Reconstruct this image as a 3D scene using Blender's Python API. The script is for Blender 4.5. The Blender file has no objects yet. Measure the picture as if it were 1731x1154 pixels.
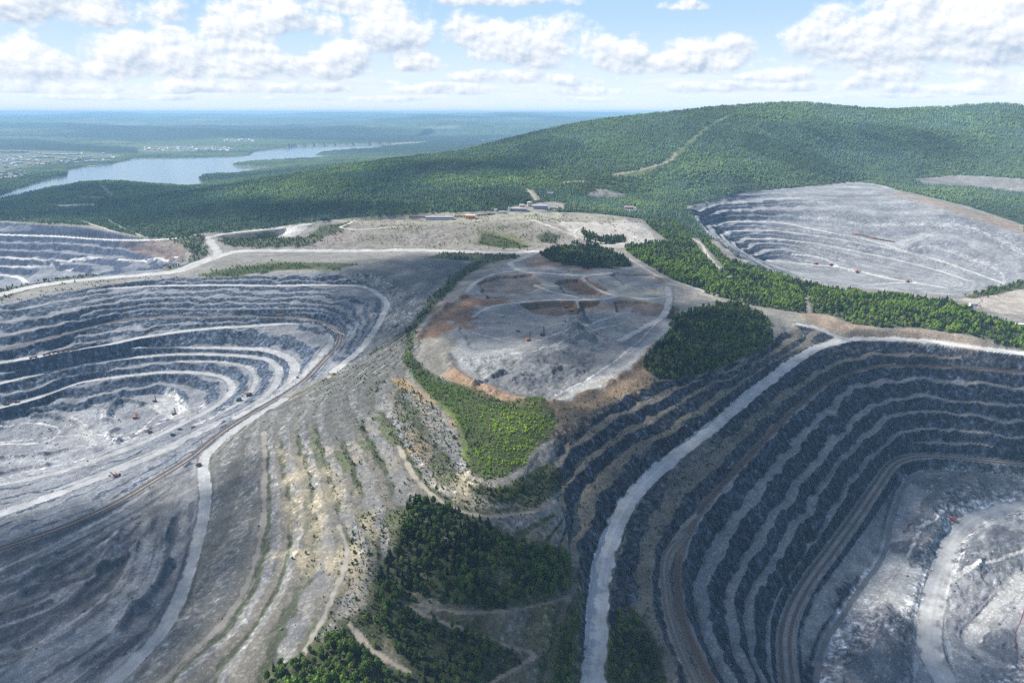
import bpy, math, random
import numpy as np
from mathutils import Vector, Matrix
rng = np.random.default_rng(7)
random.seed(7)
scn = bpy.context.scene
COL = scn.collection
R = math.radians
# ------------------------------------------------------------------ camera model (24 mm on 36 mm, drone view)
W0, H0, FPX = 1731.0, 1154.0, 1154.0
PITCH = math.atan((577 - 190) / FPX)
HC = 340.0
sP, cP = math.sin(PITCH), math.cos(PITCH)


def pix2w(px, py, z):
    """world point at height z seen at photo pixel px,py"""
    a = (px - 865.5) / FPX
    b = (577.0 - py) / FPX
    dz = -sP + b * cP
    fw = cP + b * sP
    s = (z - HC) / dz
    return a * s, fw * s


def pixY(px, py, Y):
    """world point at forward distance Y on the ray of the pixel"""
    a = (px - 865.5) / FPX
    b = (577.0 - py) / FPX
    dz = -sP + b * cP
    fw = cP + b * sP
    s = Y / fw
    return a * s, Y, HC + dz * s


def w2pix(x, y, z):
    zc = z - HC
    d = y * cP - zc * sP
    u = y * sP + zc * cP
    return 865.5 + FPX * x / d, 577.0 - FPX * u / d


# ------------------------------------------------------------------ traced lines: (bench index t or None, points (px, py[, z]) )
# z is the height in metres above the hill-top quarry floor; 'Y' lines give a distance instead.
LN = []


def L(t, *pts):
    LN.append((t, pts))


# --- big left pit, far wall rim and benches
L(-4, (0, 515, -30), (60, 500), (150, 485), (240, 476, -22), (300, 469), (420, 466, -17), (560, 462, -14), (640, 462), (690, 470, -12))
L(-3, (185, 488, -32), (250, 484), (350, 482, -30), (470, 483), (560, 482, -33), (620, 487), (646, 503), (654, 515, -38), (648, 530), (638, 550), (612, 588, -46), (590, 607), (565, 628, -52))
L(-2, (0, 543, -50), (60, 536), (114, 527), (208, 508, -44), (347, 503, -43), (485, 503), (560, 505, -46), (595, 515), (612, 535, -50), (608, 560))
L(-1, (0, 571, -66), (100, 550), (173, 534), (220, 525), (347, 522, -57), (485, 522), (545, 524, -58), (565, 530), (585, 548, -62), (590, 556), (582, 575), (566, 602), (545, 634, -66))
L(0, (0, 592, -81), (60, 578), (120, 562), (173, 548), (243, 538), (347, 536, -69), (440, 535), (500, 537), (540, 543), (563, 553, -72), (575, 566), (571, 583), (545, 612), (515, 643, -76), (480, 667), (440, 690), (397, 716, -80), (360, 742), (327, 770), (277, 802, -83), (190, 853), (100, 893), (0, 927, -87), (-120, 968, -90))
L(1, (0, 613, -97), (100, 597), (185, 582, -92), (240, 570), (347, 556, -84), (440, 550), (500, 546, -80), (545, 549), (560, 558, -82), (563, 573), (545, 598), (520, 628, -87), (490, 655), (440, 685), (400, 706, -91), (360, 728), (300, 762), (200, 815, -97), (100, 858), (0, 897, -100), (-120, 935, -102))
L(2, (0, 634, -113), (90, 612), (185, 593, -107), (347, 589, -108), (450, 592, -107), (490, 607), (498, 622, -106), (490, 645), (465, 670), (420, 696, -109), (370, 718), (300, 752), (240, 778, -112), (150, 815), (60, 848), (0, 868, -116), (-120, 905, -118))
L(3, (0, 648, -123), (110, 622), (200, 607), (300, 599, -116), (400, 601), (450, 608, -116), (470, 622), (468, 645), (445, 672, -119), (400, 700), (350, 722), (290, 752), (200, 790, -126), (100, 828), (0, 848, -130), (-120, 885, -132))
L(4, (0, 668, -136), (120, 640), (200, 622), (300, 611, -124), (380, 613), (420, 622, -126), (432, 640), (418, 668), (380, 694, -130), (330, 718), (270, 746), (200, 775, -138), (100, 812), (0, 835, -143), (-120, 865, -146))
L(5, (0, 689, -150), (60, 673), (130, 648), (200, 637), (280, 629, -135), (350, 632), (385, 642, -138), (392, 658), (370, 682), (330, 705), (280, 730, -144), (210, 760), (100, 797), (0, 820, -154))
L(6, (70, 685, -160), (140, 674), (200, 660), (270, 650, -150), (320, 656), (340, 668, -152), (325, 690), (290, 712), (250, 734), (180, 762, -158), (80, 790), (0, 803, -166))
L(7, (0, 705, -168), (90, 700, -168), (160, 690), (250, 668, -163), (290, 675, -162), (300, 688, -163), (270, 706), (220, 728, -166), (150, 745, -170), (60, 760, -174), (0, 765, -176))
L(7, (230, 700, -168), (180, 722, -172), (110, 735, -176), (0, 740, -178), (-150, 750, -182))
# --- dump ground and spoil slope on the near side
L(-1, (600, 609, -62), (540, 640), (485, 666, -68), (430, 702), (405, 722, -70), (370, 748), (345, 775, -72))
L(None, (340, 780, -72), (347, 830, -71), (336, 900, -70), (318, 965, -68), (290, 1040, -67), (250, 1095, -66), (190, 1154, -66), (120, 1230, -66))
L(None, (270, 830, -86), (240, 900, -87), (160, 960, -89), (60, 1010, -91), (0, 1030, -92))
L(None, (300, 860, -79), (270, 940, -78), (200, 1040, -78), (100, 1110, -78), (0, 1150, -80))
L(-2, (700, 552, -20), (650, 586), (600, 624, -42), (530, 657), (480, 684, -54), (452, 700), (445, 712, -54), (446, 755), (447, 799, -53), (443, 889, -53), (418, 985, -53), (370, 1060), (312, 1112, -54), (270, 1156), (200, 1225, -55))
L(-2.5, (700, 557, -19), (650, 594), (600, 634, -38), (540, 664), (492, 688, -48), (470, 708), (467, 735, -48), (475, 800), (481, 860, -47), (481, 910), (462, 985, -47), (415, 1065), (350, 1130, -48), (300, 1175, -49))
L(-3, (700, 562, -18), (652, 601), (605, 640, -34), (550, 670), (510, 692, -43), (496, 712), (498, 745, -43), (512, 800), (521, 850, -42), (518, 910), (498, 975, -42), (461, 1050), (420, 1108, -43), (380, 1165, -44))
L(-3.5, (700, 568, -17), (655, 608), (612, 642, -30), (560, 668), (525, 690, -37), (520, 708), (529, 735, -37), (551, 825), (573, 889, -37), (587, 932), (568, 996, -38), (537, 1060), (512, 1106, -40), (470, 1170, -41))
L(-4, (700, 574, -16), (658, 614), (620, 640, -27), (575, 656), (551, 672, -33), (551, 695), (557, 719, -33), (573, 761), (594, 825, -33), (615, 889), (629, 932, -34), (628, 985), (605, 1030, -38), (570, 1085), (530, 1150, -43))
L(-4.5, (700, 582, -15), (664, 618), (630, 638, -24), (595, 648), (582, 664, -29), (590, 702), (607, 735, -29), (630, 785), (648, 835, -29.5), (659, 880), (664, 915, -32))
L(-5, (700, 592, -13), (668, 622), (640, 636, -20), (612, 645), (604, 662, -24), (622, 690), (645, 718, -25), (672, 758), (699, 803, -25), (726, 832), (757, 853, -26), (796, 868), (837, 872, -27), (900, 865), (945, 852, -30))
L(-5.5, (698, 604, -11.5), (680, 625), (665, 650, -17), (668, 685), (690, 722, -20.5), (715, 760), (742, 806, -21), (770, 828, -21.5))
# --- hill top edge, spur and woods
L(-6, (880, 432, -3), (820, 450, -4), (770, 475, -5), (730, 520, -6), (700, 560, -8), (690, 590, -10), (720, 650, -12), (770, 700), (790, 750, -14), (800, 800, -16), (850, 806, -17), (890, 785, -16), (905, 758, -15), (930, 745, -14))
L(None, (760, 650, -9), (830, 690, -11), (930, 690, -10))
L(None, (850, 740, -13.5), (860, 780, -15))
L(None, (690, 842, -29), (660, 890, -33), (640, 960, -38))
L(None, (757, 917, -34), (800, 930, -35), (880, 935, -37), (950, 940, -45))
L(None, (690, 1000, -47), (760, 1030, -50), (830, 1033, -51), (955, 1010, -55))
L(None, (680, 1015, -48), (760, 1055, -55), (880, 1095, -60), (910, 1105, -62), (950, 1080, -64))
L(None, (600, 1075, -45), (640, 1110, -52), (700, 1154, -58), (760, 1220, -64))
L(None, (510, 1150, -48), (450, 1180, -50))
L(None, (830, 1154, -66), (900, 1130, -66), (960, 1100, -68))
# --- benches between spur and haul road
L(-6, (935, 715, -12), (1000, 692, -12), (1050, 668, -11), (1100, 645, -11), (1180, 632, -10), (1250, 607, -9), (1305, 570, -8))
L(-5, (930, 798, -24), (950, 768, -24), (1010, 720, -23), (1070, 693, -22), (1131, 668, -20), (1200, 628, -18), (1300, 580, -14))
L(-4, (945, 852, -38), (965, 800, -37), (1007, 765, -36), (1070, 725, -34), (1131, 692, -31), (1200, 648, -27), (1304, 594, -22), (1350, 566, -18))
L(-3, (965, 900, -52), (985, 835, -49), (1020, 795, -47), (1070, 757, -45), (1131, 728, -41), (1235, 658, -34), (1325, 604, -26), (1367, 578, -23))
HAUL = [(985, 1240, -80), (1000, 1154, -76), (1008, 1080, -74), (1012, 1000, -71), (1025, 930, -69), (1040, 890, -67), (1065, 845, -65), (1100, 805, -62), (1150, 763, -57), (1200, 725, -52), (1240, 691, -47), (1290, 650, -40), (1340, 612, -32), (1380, 588, -25), (1430, 575, -20), (1500, 573, -18), (1580, 578, -18), (1650, 588, -18), (1731, 598, -18), (1850, 610, -18)]
L(-2, *HAUL)
L(-1, (1850, 626, -28), (1731, 613, -28), (1600, 601, -33), (1520, 599, -33), (1460, 605, -36), (1401, 628, -42), (1304, 690, -53), (1235, 762, -60), (1170, 815, -65), (1131, 842, -69), (1098, 890, -72), (1085, 950, -77), (1090, 1030, -82), (1108, 1100, -86), (1130, 1160, -90))
RAILR = [(1850, 640, -39), (1731, 629, -39), (1600, 620, -45), (1520, 618, -46), (1478, 620, -48), (1430, 632, -52), (1390, 652, -56), (1330, 705, -62), (1270, 768, -69), (1225, 815, -74), (1185, 862, -78), (1160, 905, -82), (1146, 960, -85), (1148, 1010, -88), (1160, 1060, -90), (1182, 1110, -93), (1205, 1154, -95), (1240, 1220, -98)]
L(0, *RAILR)
L(1, (1850, 665, -56), (1731, 655, -56), (1600, 645, -61), (1500, 645, -63), (1440, 658, -68), (1410, 680, -72), (1380, 715, -77), (1346, 754, -83), (1287, 830, -92), (1231, 893, -99), (1200, 927, -103), (1183, 979, -106), (1188, 1031, -109), (1203, 1083, -112), (1231, 1146, -115))
L(2, (1850, 700, -77), (1731, 688, -77), (1620, 678, -82), (1520, 675, -83), (1465, 690, -88), (1440, 712, -92), (1401, 764, -100), (1339, 837, -109), (1287, 910, -115), (1252, 955, -119), (1238, 990, -121), (1235, 1031, -123), (1252, 1090, -126), (1275, 1146, -128))
L(3, (1850, 725, -95), (1731, 715, -95), (1620, 699, -96), (1540, 696, -97), (1490, 710, -102), (1462, 730, -106), (1429, 766, -112), (1374, 848, -122), (1325, 917, -128), (1297, 962, -131), (1270, 1004, -134), (1262, 1052, -136), (1272, 1101, -138), (1290, 1150, -139))
L(4, (1850, 752, -114), (1731, 745, -114), (1620, 728, -115), (1560, 725, -116), (1515, 737, -120), (1490, 752, -124), (1464, 778, -129), (1426, 846, -138), (1387, 905, -144), (1346, 962, -147), (1315, 1017, -149), (1303, 1059, -150), (1303, 1101, -151), (1312, 1154, -151))
L(5, (1850, 770, -127), (1731, 764, -127), (1620, 749, -129), (1560, 748, -131), (1525, 757, -135), (1497, 778, -140))
TRKR = [(1850, 792, -141), (1731, 784, -141), (1650, 776, -142), (1581, 770, -143), (1540, 772, -145), (1510, 783, -147), (1480, 823, -151), (1443, 877, -154), (1408, 925, -156), (1367, 980, -158), (1340, 1029, -159), (1328, 1076, -160), (1333, 1154, -160), (1350, 1230, -160)]
L(6, *TRKR)
# floor of the right pit
L(None, (1731, 810, -157), (1650, 800, -158), (1590, 795, -159), (1545, 800, -161), (1520, 830, -165), (1500, 890, -171), (1495, 930, -172), (1470, 980, -172), (1420, 1040, -172), (1390, 1100, -172), (1370, 1154, -172))
L(None, (1731, 850, -170), (1650, 870, -174), (1610, 900, -178), (1590, 960, -177), (1575, 1000, -176), (1570, 1060, -178), (1600, 1120, -180), (1650, 1200, -182))
L(None, (1731, 950, -181), (1700, 1000, -181), (1640, 1060, -182), (1731, 1100, -184), (1800, 1000, -184))
L(None, (1575, 815, -156), (1625, 808, -154), (1700, 825, -158))
L(None, (1540, 890, -164), (1570, 870, -163), (1585, 900, -165))
L(None, (1640, 905, -170), (1690, 890, -169), (1660, 960, -171))
L(None, (1500, 1040, -164), (1480, 1090, -163), (1520, 1120, -164))
# --- hill-top quarry
L(-7, (905, 432, 0), (870, 438, 0), (800, 490, -1), (760, 560, -3), (770, 610, -5), (830, 655, -8), (930, 675, -9), (1030, 640, -8), (1120, 580, -6), (1180, 520, -3), (1200, 505, -2), (1130, 470, 0), (1070, 445, 2))
L(None, (830, 505, 1), (880, 500, 2), (960, 498, 2), (1060, 500, 2), (1120, 515, 1))
L(None, (880, 522, -8), (940, 532, -9), (980, 528, -9), (1050, 530, -8), (1100, 530, -6))
L(None, (870, 515, 1), (900, 508, 2), (970, 506, 2), (1060, 506, 2), (1110, 514, 1))
L(None, (830, 465, 4), (900, 455, 5), (960, 455, 5), (1000, 462, 4))
L(None, (830, 490, -3), (890, 483, -4), (930, 495, -2))
L(None, (945, 480, -4), (985, 482, -5), (1020, 495, 0))
L(None, (978, 533, 4), (983, 536, 6), (990, 542, 1))
L(None, (960, 560, -2), (975, 552, 3), (985, 566, 2), (1010, 580, -1), (960, 585, 1))
L(None, (850, 600, -5), (900, 610, -4), (950, 600, -3), (990, 610, -5))
L(None, (915, 425, 5), (960, 418, 8), (1020, 428, 7), (1060, 445, 5))
# --- main road behind the hill
MAINRD = [(-140, 528, -30), (0, 498, -28), (60, 484, -26), (150, 472, -23), (240, 465, -20), (300, 458, -17), (345, 441, -13), (400, 426, -9), (480, 424, -8), (600, 424, -7), (700, 423, -6), (800, 426, -4), (870, 427, -2), (905, 425, 0)]
L(None, *MAINRD)
L(None, (-140, 512, -33), (0, 484, -32), (100, 471, -28), (200, 462, -25), (290, 450, -22), (320, 437, -19), (325, 425, -17), (350, 410, -14))
L(None, (350, 450, -15), (450, 444, -12), (560, 443, -9), (680, 440, -8), (750, 432, -6))
L(None, (740, 440, -9), (700, 480, -16), (670, 520, -30))
# --- left rear pit
L(None, (-140, 372, -22), (0, 377, -20), (80, 378), (150, 386), (240, 400, -18), (300, 408), (325, 425, -18))
L(1, (-140, 395, -43), (0, 397, -43), (100, 400), (180, 405, -40), (240, 412, -36), (290, 425, -32), (308, 436, -30), (290, 452, -30))
L(2, (-140, 408, -59), (0, 409, -58), (100, 412), (200, 420, -56), (265, 432, -52), (280, 440, -48), (265, 455, -44))
L(3, (-140, 421, -76), (0, 422, -76), (100, 425), (180, 433, -74), (235, 443, -70), (240, 450, -66))
L(4, (-140, 435, -95), (0, 435, -94), (60, 437), (140, 446, -92), (190, 456, -88))
L(5, (-140, 450, -116), (0, 449, -113), (60, 452), (120, 460, -110), (145, 466, -108))
L(6, (-140, 464, -134), (0, 462, -132), (50, 466, -130))
L(7, (-140, 476, -152), (0, 476, -150))
# --- spoil dump and yards behind the main road
L(None, (520, 418, -4), (600, 417, -4), (700, 415, -4), (800, 418, -3), (890, 420, -1))
L(None, (540, 392, 22), (600, 385, 25), (700, 384, 29), (780, 383, 30), (850, 384, 29), (905, 395, 20), (940, 408, 8))
L(None, (560, 378, 28), (650, 371, 33), (750, 370, 36), (850, 366, 38), (950, 366, 38), (1050, 372, 36))
L(None, (940, 380, 33), (1000, 378, 33), (1060, 380, 32), (1075, 390, 26), (1085, 400, 18))
L(None, (930, 395, 22), (970, 400, 14), (1020, 408, 11), (1060, 416, 8), (1110, 418, 8), (1120, 405, 12), (1090, 383, 24))
L(None, (420, 395, -4), (470, 384, 2), (520, 382, 6), (500, 395, 0), (380, 405, -9))
# --- wooded ridge between the hill and the rear pit
L(None, (1165, 400, 8), (1195, 425, 6), (1225, 460, 4), (1250, 490, 3), (1300, 525, 0), (1360, 545, -5))
L(None, (1440, 555, -5), (1540, 558, -6), (1650, 572, -6), (1731, 590, -8), (1850, 605, -8))
L(None, (1400, 510, 6), (1500, 520, 6), (1600, 535, 4), (1731, 560, 0))
# --- right rear pit
L(None, (1165, 352, 38), (1200, 338, 40), (1260, 326, 45), (1330, 319, 50), (1400, 313, 55), (1450, 310, 55), (1490, 316, 52), (1540, 335, 42), (1600, 352, 30), (1650, 366, 12), (1731, 395, -20), (1850, 430, -25))
L(None, (1731, 420, -50), (1850, 455, -60))
L(None, (1731, 440, -74), (1850, 475, -85))
L(None, (1731, 460, -98), (1800, 478, -105))
L(None, (1165, 355, 36), (1175, 375, 20), (1195, 392, 8), (1225, 417, -2), (1262, 442, -8), (1300, 460, -8), (1350, 472, -8), (1400, 482, -9), (1480, 490, -10), (1560, 496, -12), (1620, 499, -14), (1680, 487, -12), (1731, 474, -10), (1850, 455, -4))
L(1, (1178, 358, 25), (1210, 346, 24), (1270, 340, 25), (1350, 336, 30), (1450, 336, 30))
L(2, (1186, 368, 8), (1215, 358, 7), (1280, 352, 7), (1360, 350, 11), (1460, 352, 12))
L(3, (1198, 380, -20), (1215, 377, -23), (1265, 374, -25), (1320, 377, -30), (1400, 393, -46), (1450, 402, -57), (1500, 415, -70), (1600, 445, -93), (1700, 480, -114))
L(4, (1220, 398, -38), (1235, 391, -42), (1300, 390, -43), (1370, 397, -51), (1450, 410, -66), (1550, 430, -84), (1620, 450, -98), (1700, 482, -117))
L(5, (1240, 410, -58), (1260, 404, -60), (1320, 405, -62), (1400, 415, -74), (1480, 432, -89), (1560, 450, -103), (1640, 475, -115))
L(6, (1256, 422, -74), (1275, 413, -72), (1330, 412, -73), (1400, 428, -89), (1500, 452, -106))
L(7, (1262, 434, -90), (1290, 424, -87), (1340, 424, -88), (1400, 440, -103), (1500, 468, -115))
L(8, (1280, 446, -114), (1320, 440, -110), (1380, 455, -118), (1450, 465, -120), (1530, 478, -120), (1600, 484, -120))
LNY = []


def LY(*pts):
    LNY.append(pts)


# hills: pixels with a forward distance
LY((1731, 176, 3950), (1680, 175, 3950), (1620, 178, 3900), (1560, 182, 3850), (1500, 183, 3850), (1430, 180, 3850), (1370, 174, 3850), (1290, 174, 3850), (1200, 180, 3800), (1100, 192, 3750), (1000, 205, 3700), (900, 227, 3600), (800, 252, 3500), (700, 264, 3350), (560, 286, 3100), (450, 307, 2900), (340, 332, 2700))
LY((1950, 172, 4000), (1800, 175, 3960))
LY((1731, 330, 2650), (1640, 310, 2900), (1560, 300, 3050))
LY((1100, 330, 2650), (1000, 335, 2500), (900, 335, 2350), (700, 350, 2130), (500, 370, 2000), (330, 392, 2010), (210, 385, 2250), (160, 350, 2700), (180, 335, 2850))
LY((130, 309, 4000), (200, 309, 4050), (290, 317, 3950))
LY((0, 352, 2900), (90, 352, 2950), (150, 352, 2800), (150, 340, 3150), (60, 338, 3200))
LY((-150, 360, 2600), (0, 372, 2330), (100, 374, 2250), (200, 392, 2130))
LAKE_Z = -110.0
LAKE = [(-60, 352), (-60, 343), (0, 330), (25, 321), (75, 305), (112, 296), (115, 290), (105, 288), (140, 282), (190, 277), (219, 270), (225, 268), (300, 268), (380, 266), (420, 263), (430, 257), (500, 248), (560, 246), (620, 245), (700, 242.5), (732, 241), (700, 245.5), (640, 250), (600, 252), (545, 257), (533, 262), (560, 265), (600, 264), (540, 267), (480, 270), (405, 275), (393, 279), (400, 282), (445, 283), (470, 284), (420, 290), (345, 297), (336, 303), (342, 309), (356, 314), (318, 320), (300, 316), (250, 312.5), (200, 311), (130, 311), (100, 315), (50, 325), (0, 337)]
POND = [(795, 237), (812, 234.5), (848, 233.6), (845, 236.5), (815, 238.5)]

# ------------------------------------------------------------------ grid: rays u = x / y, rows of forward distance
Q = 1.0
NC = int(1600 * Q)
us = np.linspace(-1.3, 1.3, NC)


def make_rows():
    ys = [230.0]
    while ys[-1] < 47000:
        y = ys[-1]
        if y < 1500:
            d = 2.0
        elif y < 2800:
            d = 2.0 + (y - 1500) / 1300 * 4.0
        elif y < 7000:
            d = 6.0 + (y - 2800) / 4200 * 22
        else:
            d = 28 + (y - 7000) * 0.022
        ys.append(y + d / Q)
    return np.array(ys)


ys = make_rows()
NR = len(ys)
GX = us[None, :] * ys[:, None]
GY = np.repeat(ys[:, None], NC, 1)


# ------------------------------------------------------------------ noise
def hash2(ix, iy, seed):
    h = (ix.astype(np.int64) * 374761393 + iy.astype(np.int64) * 668265263 + seed * 1442695041) & 0xFFFFFFFF
    h = ((h ^ (h >> 13)) * 1274126177) & 0xFFFFFFFF
    h = h ^ (h >> 16)
    return (h & 0xFFFF).astype(np.float32) / 65535.0


def vnoise(x, y, seed=0):
    ix = np.floor(x)
    iy = np.floor(y)
    fx = (x - ix).astype(np.float32)
    fy = (y - iy).astype(np.float32)
    fx = fx * fx * (3 - 2 * fx)
    fy = fy * fy * (3 - 2 * fy)
    a = hash2(ix, iy, seed)
    b = hash2(ix + 1, iy, seed)
    c = hash2(ix, iy + 1, seed)
    d = hash2(ix + 1, iy + 1, seed)
    return (a + (b - a) * fx) * (1 - fy) + (c + (d - c) * fx) * fy


def fbm(x, y, sc, oct=4, seed=0, gain=.5):
    """about -1..1, feature size sc metres"""
    r = 0
    amp = 1.0
    tot = 0
    px, py = x / sc, y / sc
    for o in range(oct):
        r = r + amp * (vnoise(px, py, seed + o * 17) * 2 - 1)
        tot += amp
        amp *= gain
        px, py = px * 2.03 * .8 - py * 2.03 * .6 + 13.7, px * 2.03 * .6 + py * 2.03 * .8 + 7.1
    return r / tot * 1.6


def sstep(a, b, x):
    t = np.clip((x - a) / (b - a), 0, 1)
    return t * t * (3 - 2 * t)


# ------------------------------------------------------------------ polylines
def spline(pts, n=12):
    """Catmull-Rom through pts (k,d)"""
    p = np.array(pts, float)
    if len(p) < 3:
        t = np.linspace(0, 1, n * 2)[:, None]
        return p[0] * (1 - t) + p[1] * t
    p = np.vstack([2 * p[0] - p[1], p, 2 * p[-1] - p[-2]])
    out = []
    for i in range(1, len(p) - 2):
        t = np.linspace(0, 1, n, endpoint=False)[:, None]
        a, b, c, d = p[i - 1], p[i], p[i + 1], p[i + 2]
        la, lb, lc = [max(1e-3, np.hypot(*(q[:2]))) ** .5 for q in (b - a, c - b, d - c)]
        m1 = lb * ((b - a) / la - (c - a) / (la + lb) + (c - b) / lb)
        m2 = lb * ((c - b) / lb - (d - b) / (lb + lc) + (d - c) / lc)
        h00, h10, h01, h11 = 2 * t**3 - 3 * t**2 + 1, t**3 - 2 * t**2 + t, -2 * t**3 + 3 * t**2, t**3 - t**2
        out.append(h00 * b + h10 * m1 + h01 * c + h11 * m2)
    out.append(p[-2][None])
    return np.vstack(out)


def fillz(pts):
    """interpolate missing z along the line by pixel length"""
    P = [(float(p[0]), float(p[1])) for p in pts]
    s = np.concatenate([[0], np.cumsum([math.hypot(P[i + 1][0] - P[i][0], P[i + 1][1] - P[i][1]) for i in range(len(P) - 1)])])
    k = [i for i, p in enumerate(pts) if len(p) > 2]
    z = np.interp(s, s[k], [pts[i][2] for i in k])
    return np.array([(P[i][0], P[i][1], z[i]) for i in range(len(P))])


def wline(pts, n=12):
    q = spline(fillz(pts), n)
    x, y = pix2w(q[:, 0], q[:, 1], q[:, 2])
    return np.stack([x, y, q[:, 2]], 1)


def resample(w, step):
    d = np.hypot(np.diff(w[:, 0]), np.diff(w[:, 1]))
    s = np.concatenate([[0], np.cumsum(d)])
    n = max(2, int(s[-1] / step) + 1)
    t = np.linspace(0, s[-1], n)
    return np.stack([np.interp(t, s, w[:, i]) for i in range(w.shape[1])], 1)


# ------------------------------------------------------------------ membrane interpolation on a coarser copy of the grid
SR, SC = NR // 2, NC // 2


def rowf(y):
    return np.interp(y, ys, np.arange(NR)) / (NR - 1)


def colf(u):
    return (u + 1.3) / 2.6


def solve(samples, default=None):
    """samples: arrays of (x, y, value) -> field on the solver grid"""
    S = np.vstack(samples)
    r = rowf(S[:, 1])
    c = colf(S[:, 0] / np.maximum(S[:, 1], 1))
    ok = (c >= 0) & (c <= 1) & (S[:, 1] > ys[0])
    r, c, v = r[ok], c[ok], S[ok, 2]
    levels = []
    a, b = SR, SC
    while a > 12 and b > 12:
        levels.append((a, b))
        a, b = (a + 1) // 2, (b + 1) // 2
    F = None
    for (a, b) in reversed(levels):
        acc = np.zeros((a, b))
        cnt = np.zeros((a, b))
        ri = np.clip(np.round(r * (a - 1)).astype(int), 0, a - 1)
        ci = np.clip(np.round(c * (b - 1)).astype(int), 0, b - 1)
        np.add.at(acc, (ri, ci), v)
        np.add.at(cnt, (ri, ci), 1)
        m = cnt > 0
        val = np.where(m, acc / np.maximum(cnt, 1), 0)
        if F is None:
            F = np.full((a, b), v.mean())
        else:
            F = zoom2(F, a, b)
        F[m] = val[m]
        n = 160 if a < 200 else 60
        for k in range(n):
            P = np.pad(F, 1, mode='edge')
            N = (P[:-2, 1:-1] + P[2:, 1:-1] + P[1:-1, :-2] + P[1:-1, 2:]) * .25
            F = F + (N - F) * (1.0)
            F[m] = val[m]
    return F


def zoom2(F, a, b):
    r = np.linspace(0, F.shape[0] - 1, a)
    c = np.linspace(0, F.shape[1] - 1, b)
    r0 = np.minimum(r.astype(int), F.shape[0] - 2)
    c0 = np.minimum(c.astype(int), F.shape[1] - 2)
    fr = (r - r0)[:, None]
    fc = (c - c0)[None, :]
    A = F[r0][:, c0]
    B = F[r0][:, c0 + 1]
    C = F[r0 + 1][:, c0]
    D = F[r0 + 1][:, c0 + 1]
    return (A * (1 - fc) + B * fc) * (1 - fr) + (C * (1 - fc) + D * fc) * fr


def blur(F, n=1):
    for _ in range(n):
        P = np.pad(F, 1, mode='edge')
        F = (P[:-2, 1:-1] + 2 * P[1:-1, 1:-1] + P[2:, 1:-1]) * .25
        P = np.pad(F, 1, mode='edge')
        F = (P[1:-1, :-2] + 2 * P[1:-1, 1:-1] + P[1:-1, 2:]) * .25
    return F


zs, ts = [], []
for t, pts in LN:
    w = resample(wline(pts), 1.5)
    zs.append(w)
    if t is not None:
        ts.append(np.column_stack([w[:, :2], np.full(len(w), float(t))]))
for pts in LNY:
    q = spline(pts, 14)
    x, y, z = pixY(q[:, 0], q[:, 1], q[:, 2])
    zs.append(resample(np.stack([x, y, z], 1), 8))
# steep near walls of the two rear pits (hidden behind their near rims)
for pts, steps in ((((1262, 442, -8), (1300, 460, -8), (1350, 472, -8), (1400, 482, -9), (1480, 490, -10), (1560, 496, -12), (1620, 499, -14), (1680, 487, -12), (1731, 474, -10), (1850, 455, -4)), ((25, -12), (70, -55), (150, -100), (210, -120))),
                   (((-140, 512, -33), (0, 484, -32), (100, 471, -28), (200, 462, -25), (280, 452, -23)), ((25, -36), (80, -80), (160, -125)))):
    w = resample(wline(pts), 4)
    for d, z in steps:
        k = np.clip(1 - 0 * w[:, 0], 0, 1)
        zs.append(np.stack([w[:, 0] * (1 + d / w[:, 1]), w[:, 1] + d, np.full(len(w), float(z))], 1))
# lake shore, plain beyond, back of the hill
q = np.array(LAKE + LAKE[:1], float)
x, y = pix2w(q[:, 0], q[:, 1], LAKE_Z)
LAKEW = np.stack([x, y], 1)
zs.append(resample(np.stack([x, y, np.full(len(x), LAKE_Z + 1)], 1), 10))
for Y, z in ((8200, -104), (10000, -98), (12500, -90), (16000, -82), (22000, -75), (35000, -75), (46000, -75)):
    for u0, u1 in ((-1.3, .18 if Y > 7000 else -.2),) if Y < 9000 else ((-1.3, 1.3),):
        uu = np.linspace(u0, u1, 400)
        zs.append(np.stack([uu * Y, np.full(400, Y), np.full(400, float(z))], 1))
uu = np.linspace(.2, 1.3, 300)
zs.append(np.stack([uu * 5200, np.full(300, 5200.), np.full(300, 150.)], 1))
zs.append(np.stack([uu * 7500, np.full(300, 7500.), np.full(300, 0.)], 1))
for (a, b, z) in ((-1.3, -.72, -98), (-.72, -.45, -92)):
    uu = np.linspace(a, b, 100)
    zs.append(np.stack([uu * 6600, np.full(100, 6600.), np.full(100, float(z))], 1))
Zc = solve(zs)
ts.append(np.stack([np.linspace(-1.3, 1.3, 600) * 5000, np.full(600, 5000.), np.full(600, -5.)], 1))
Tc = solve(ts)
Zc = blur(Zc, 2)
Tc = blur(Tc, 1)
S0 = zoom2(Zc, NR, NC)
T0 = zoom2(Tc, NR, NC)
# world gradients on the projective grid


def wgrad(F):
    dr = np.gradient(F, axis=0) / np.gradient(ys)[:, None]          # along a ray (x and y change)
    dc = np.gradient(F, axis=1) / ((us[1] - us[0]) * GY)            # along x
    return dc, dr - dc * us[None, :]


gx, gy = wgrad(S0)
tx, ty = wgrad(T0)
PU, PV = w2pix(GX, GY, S0)


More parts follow.
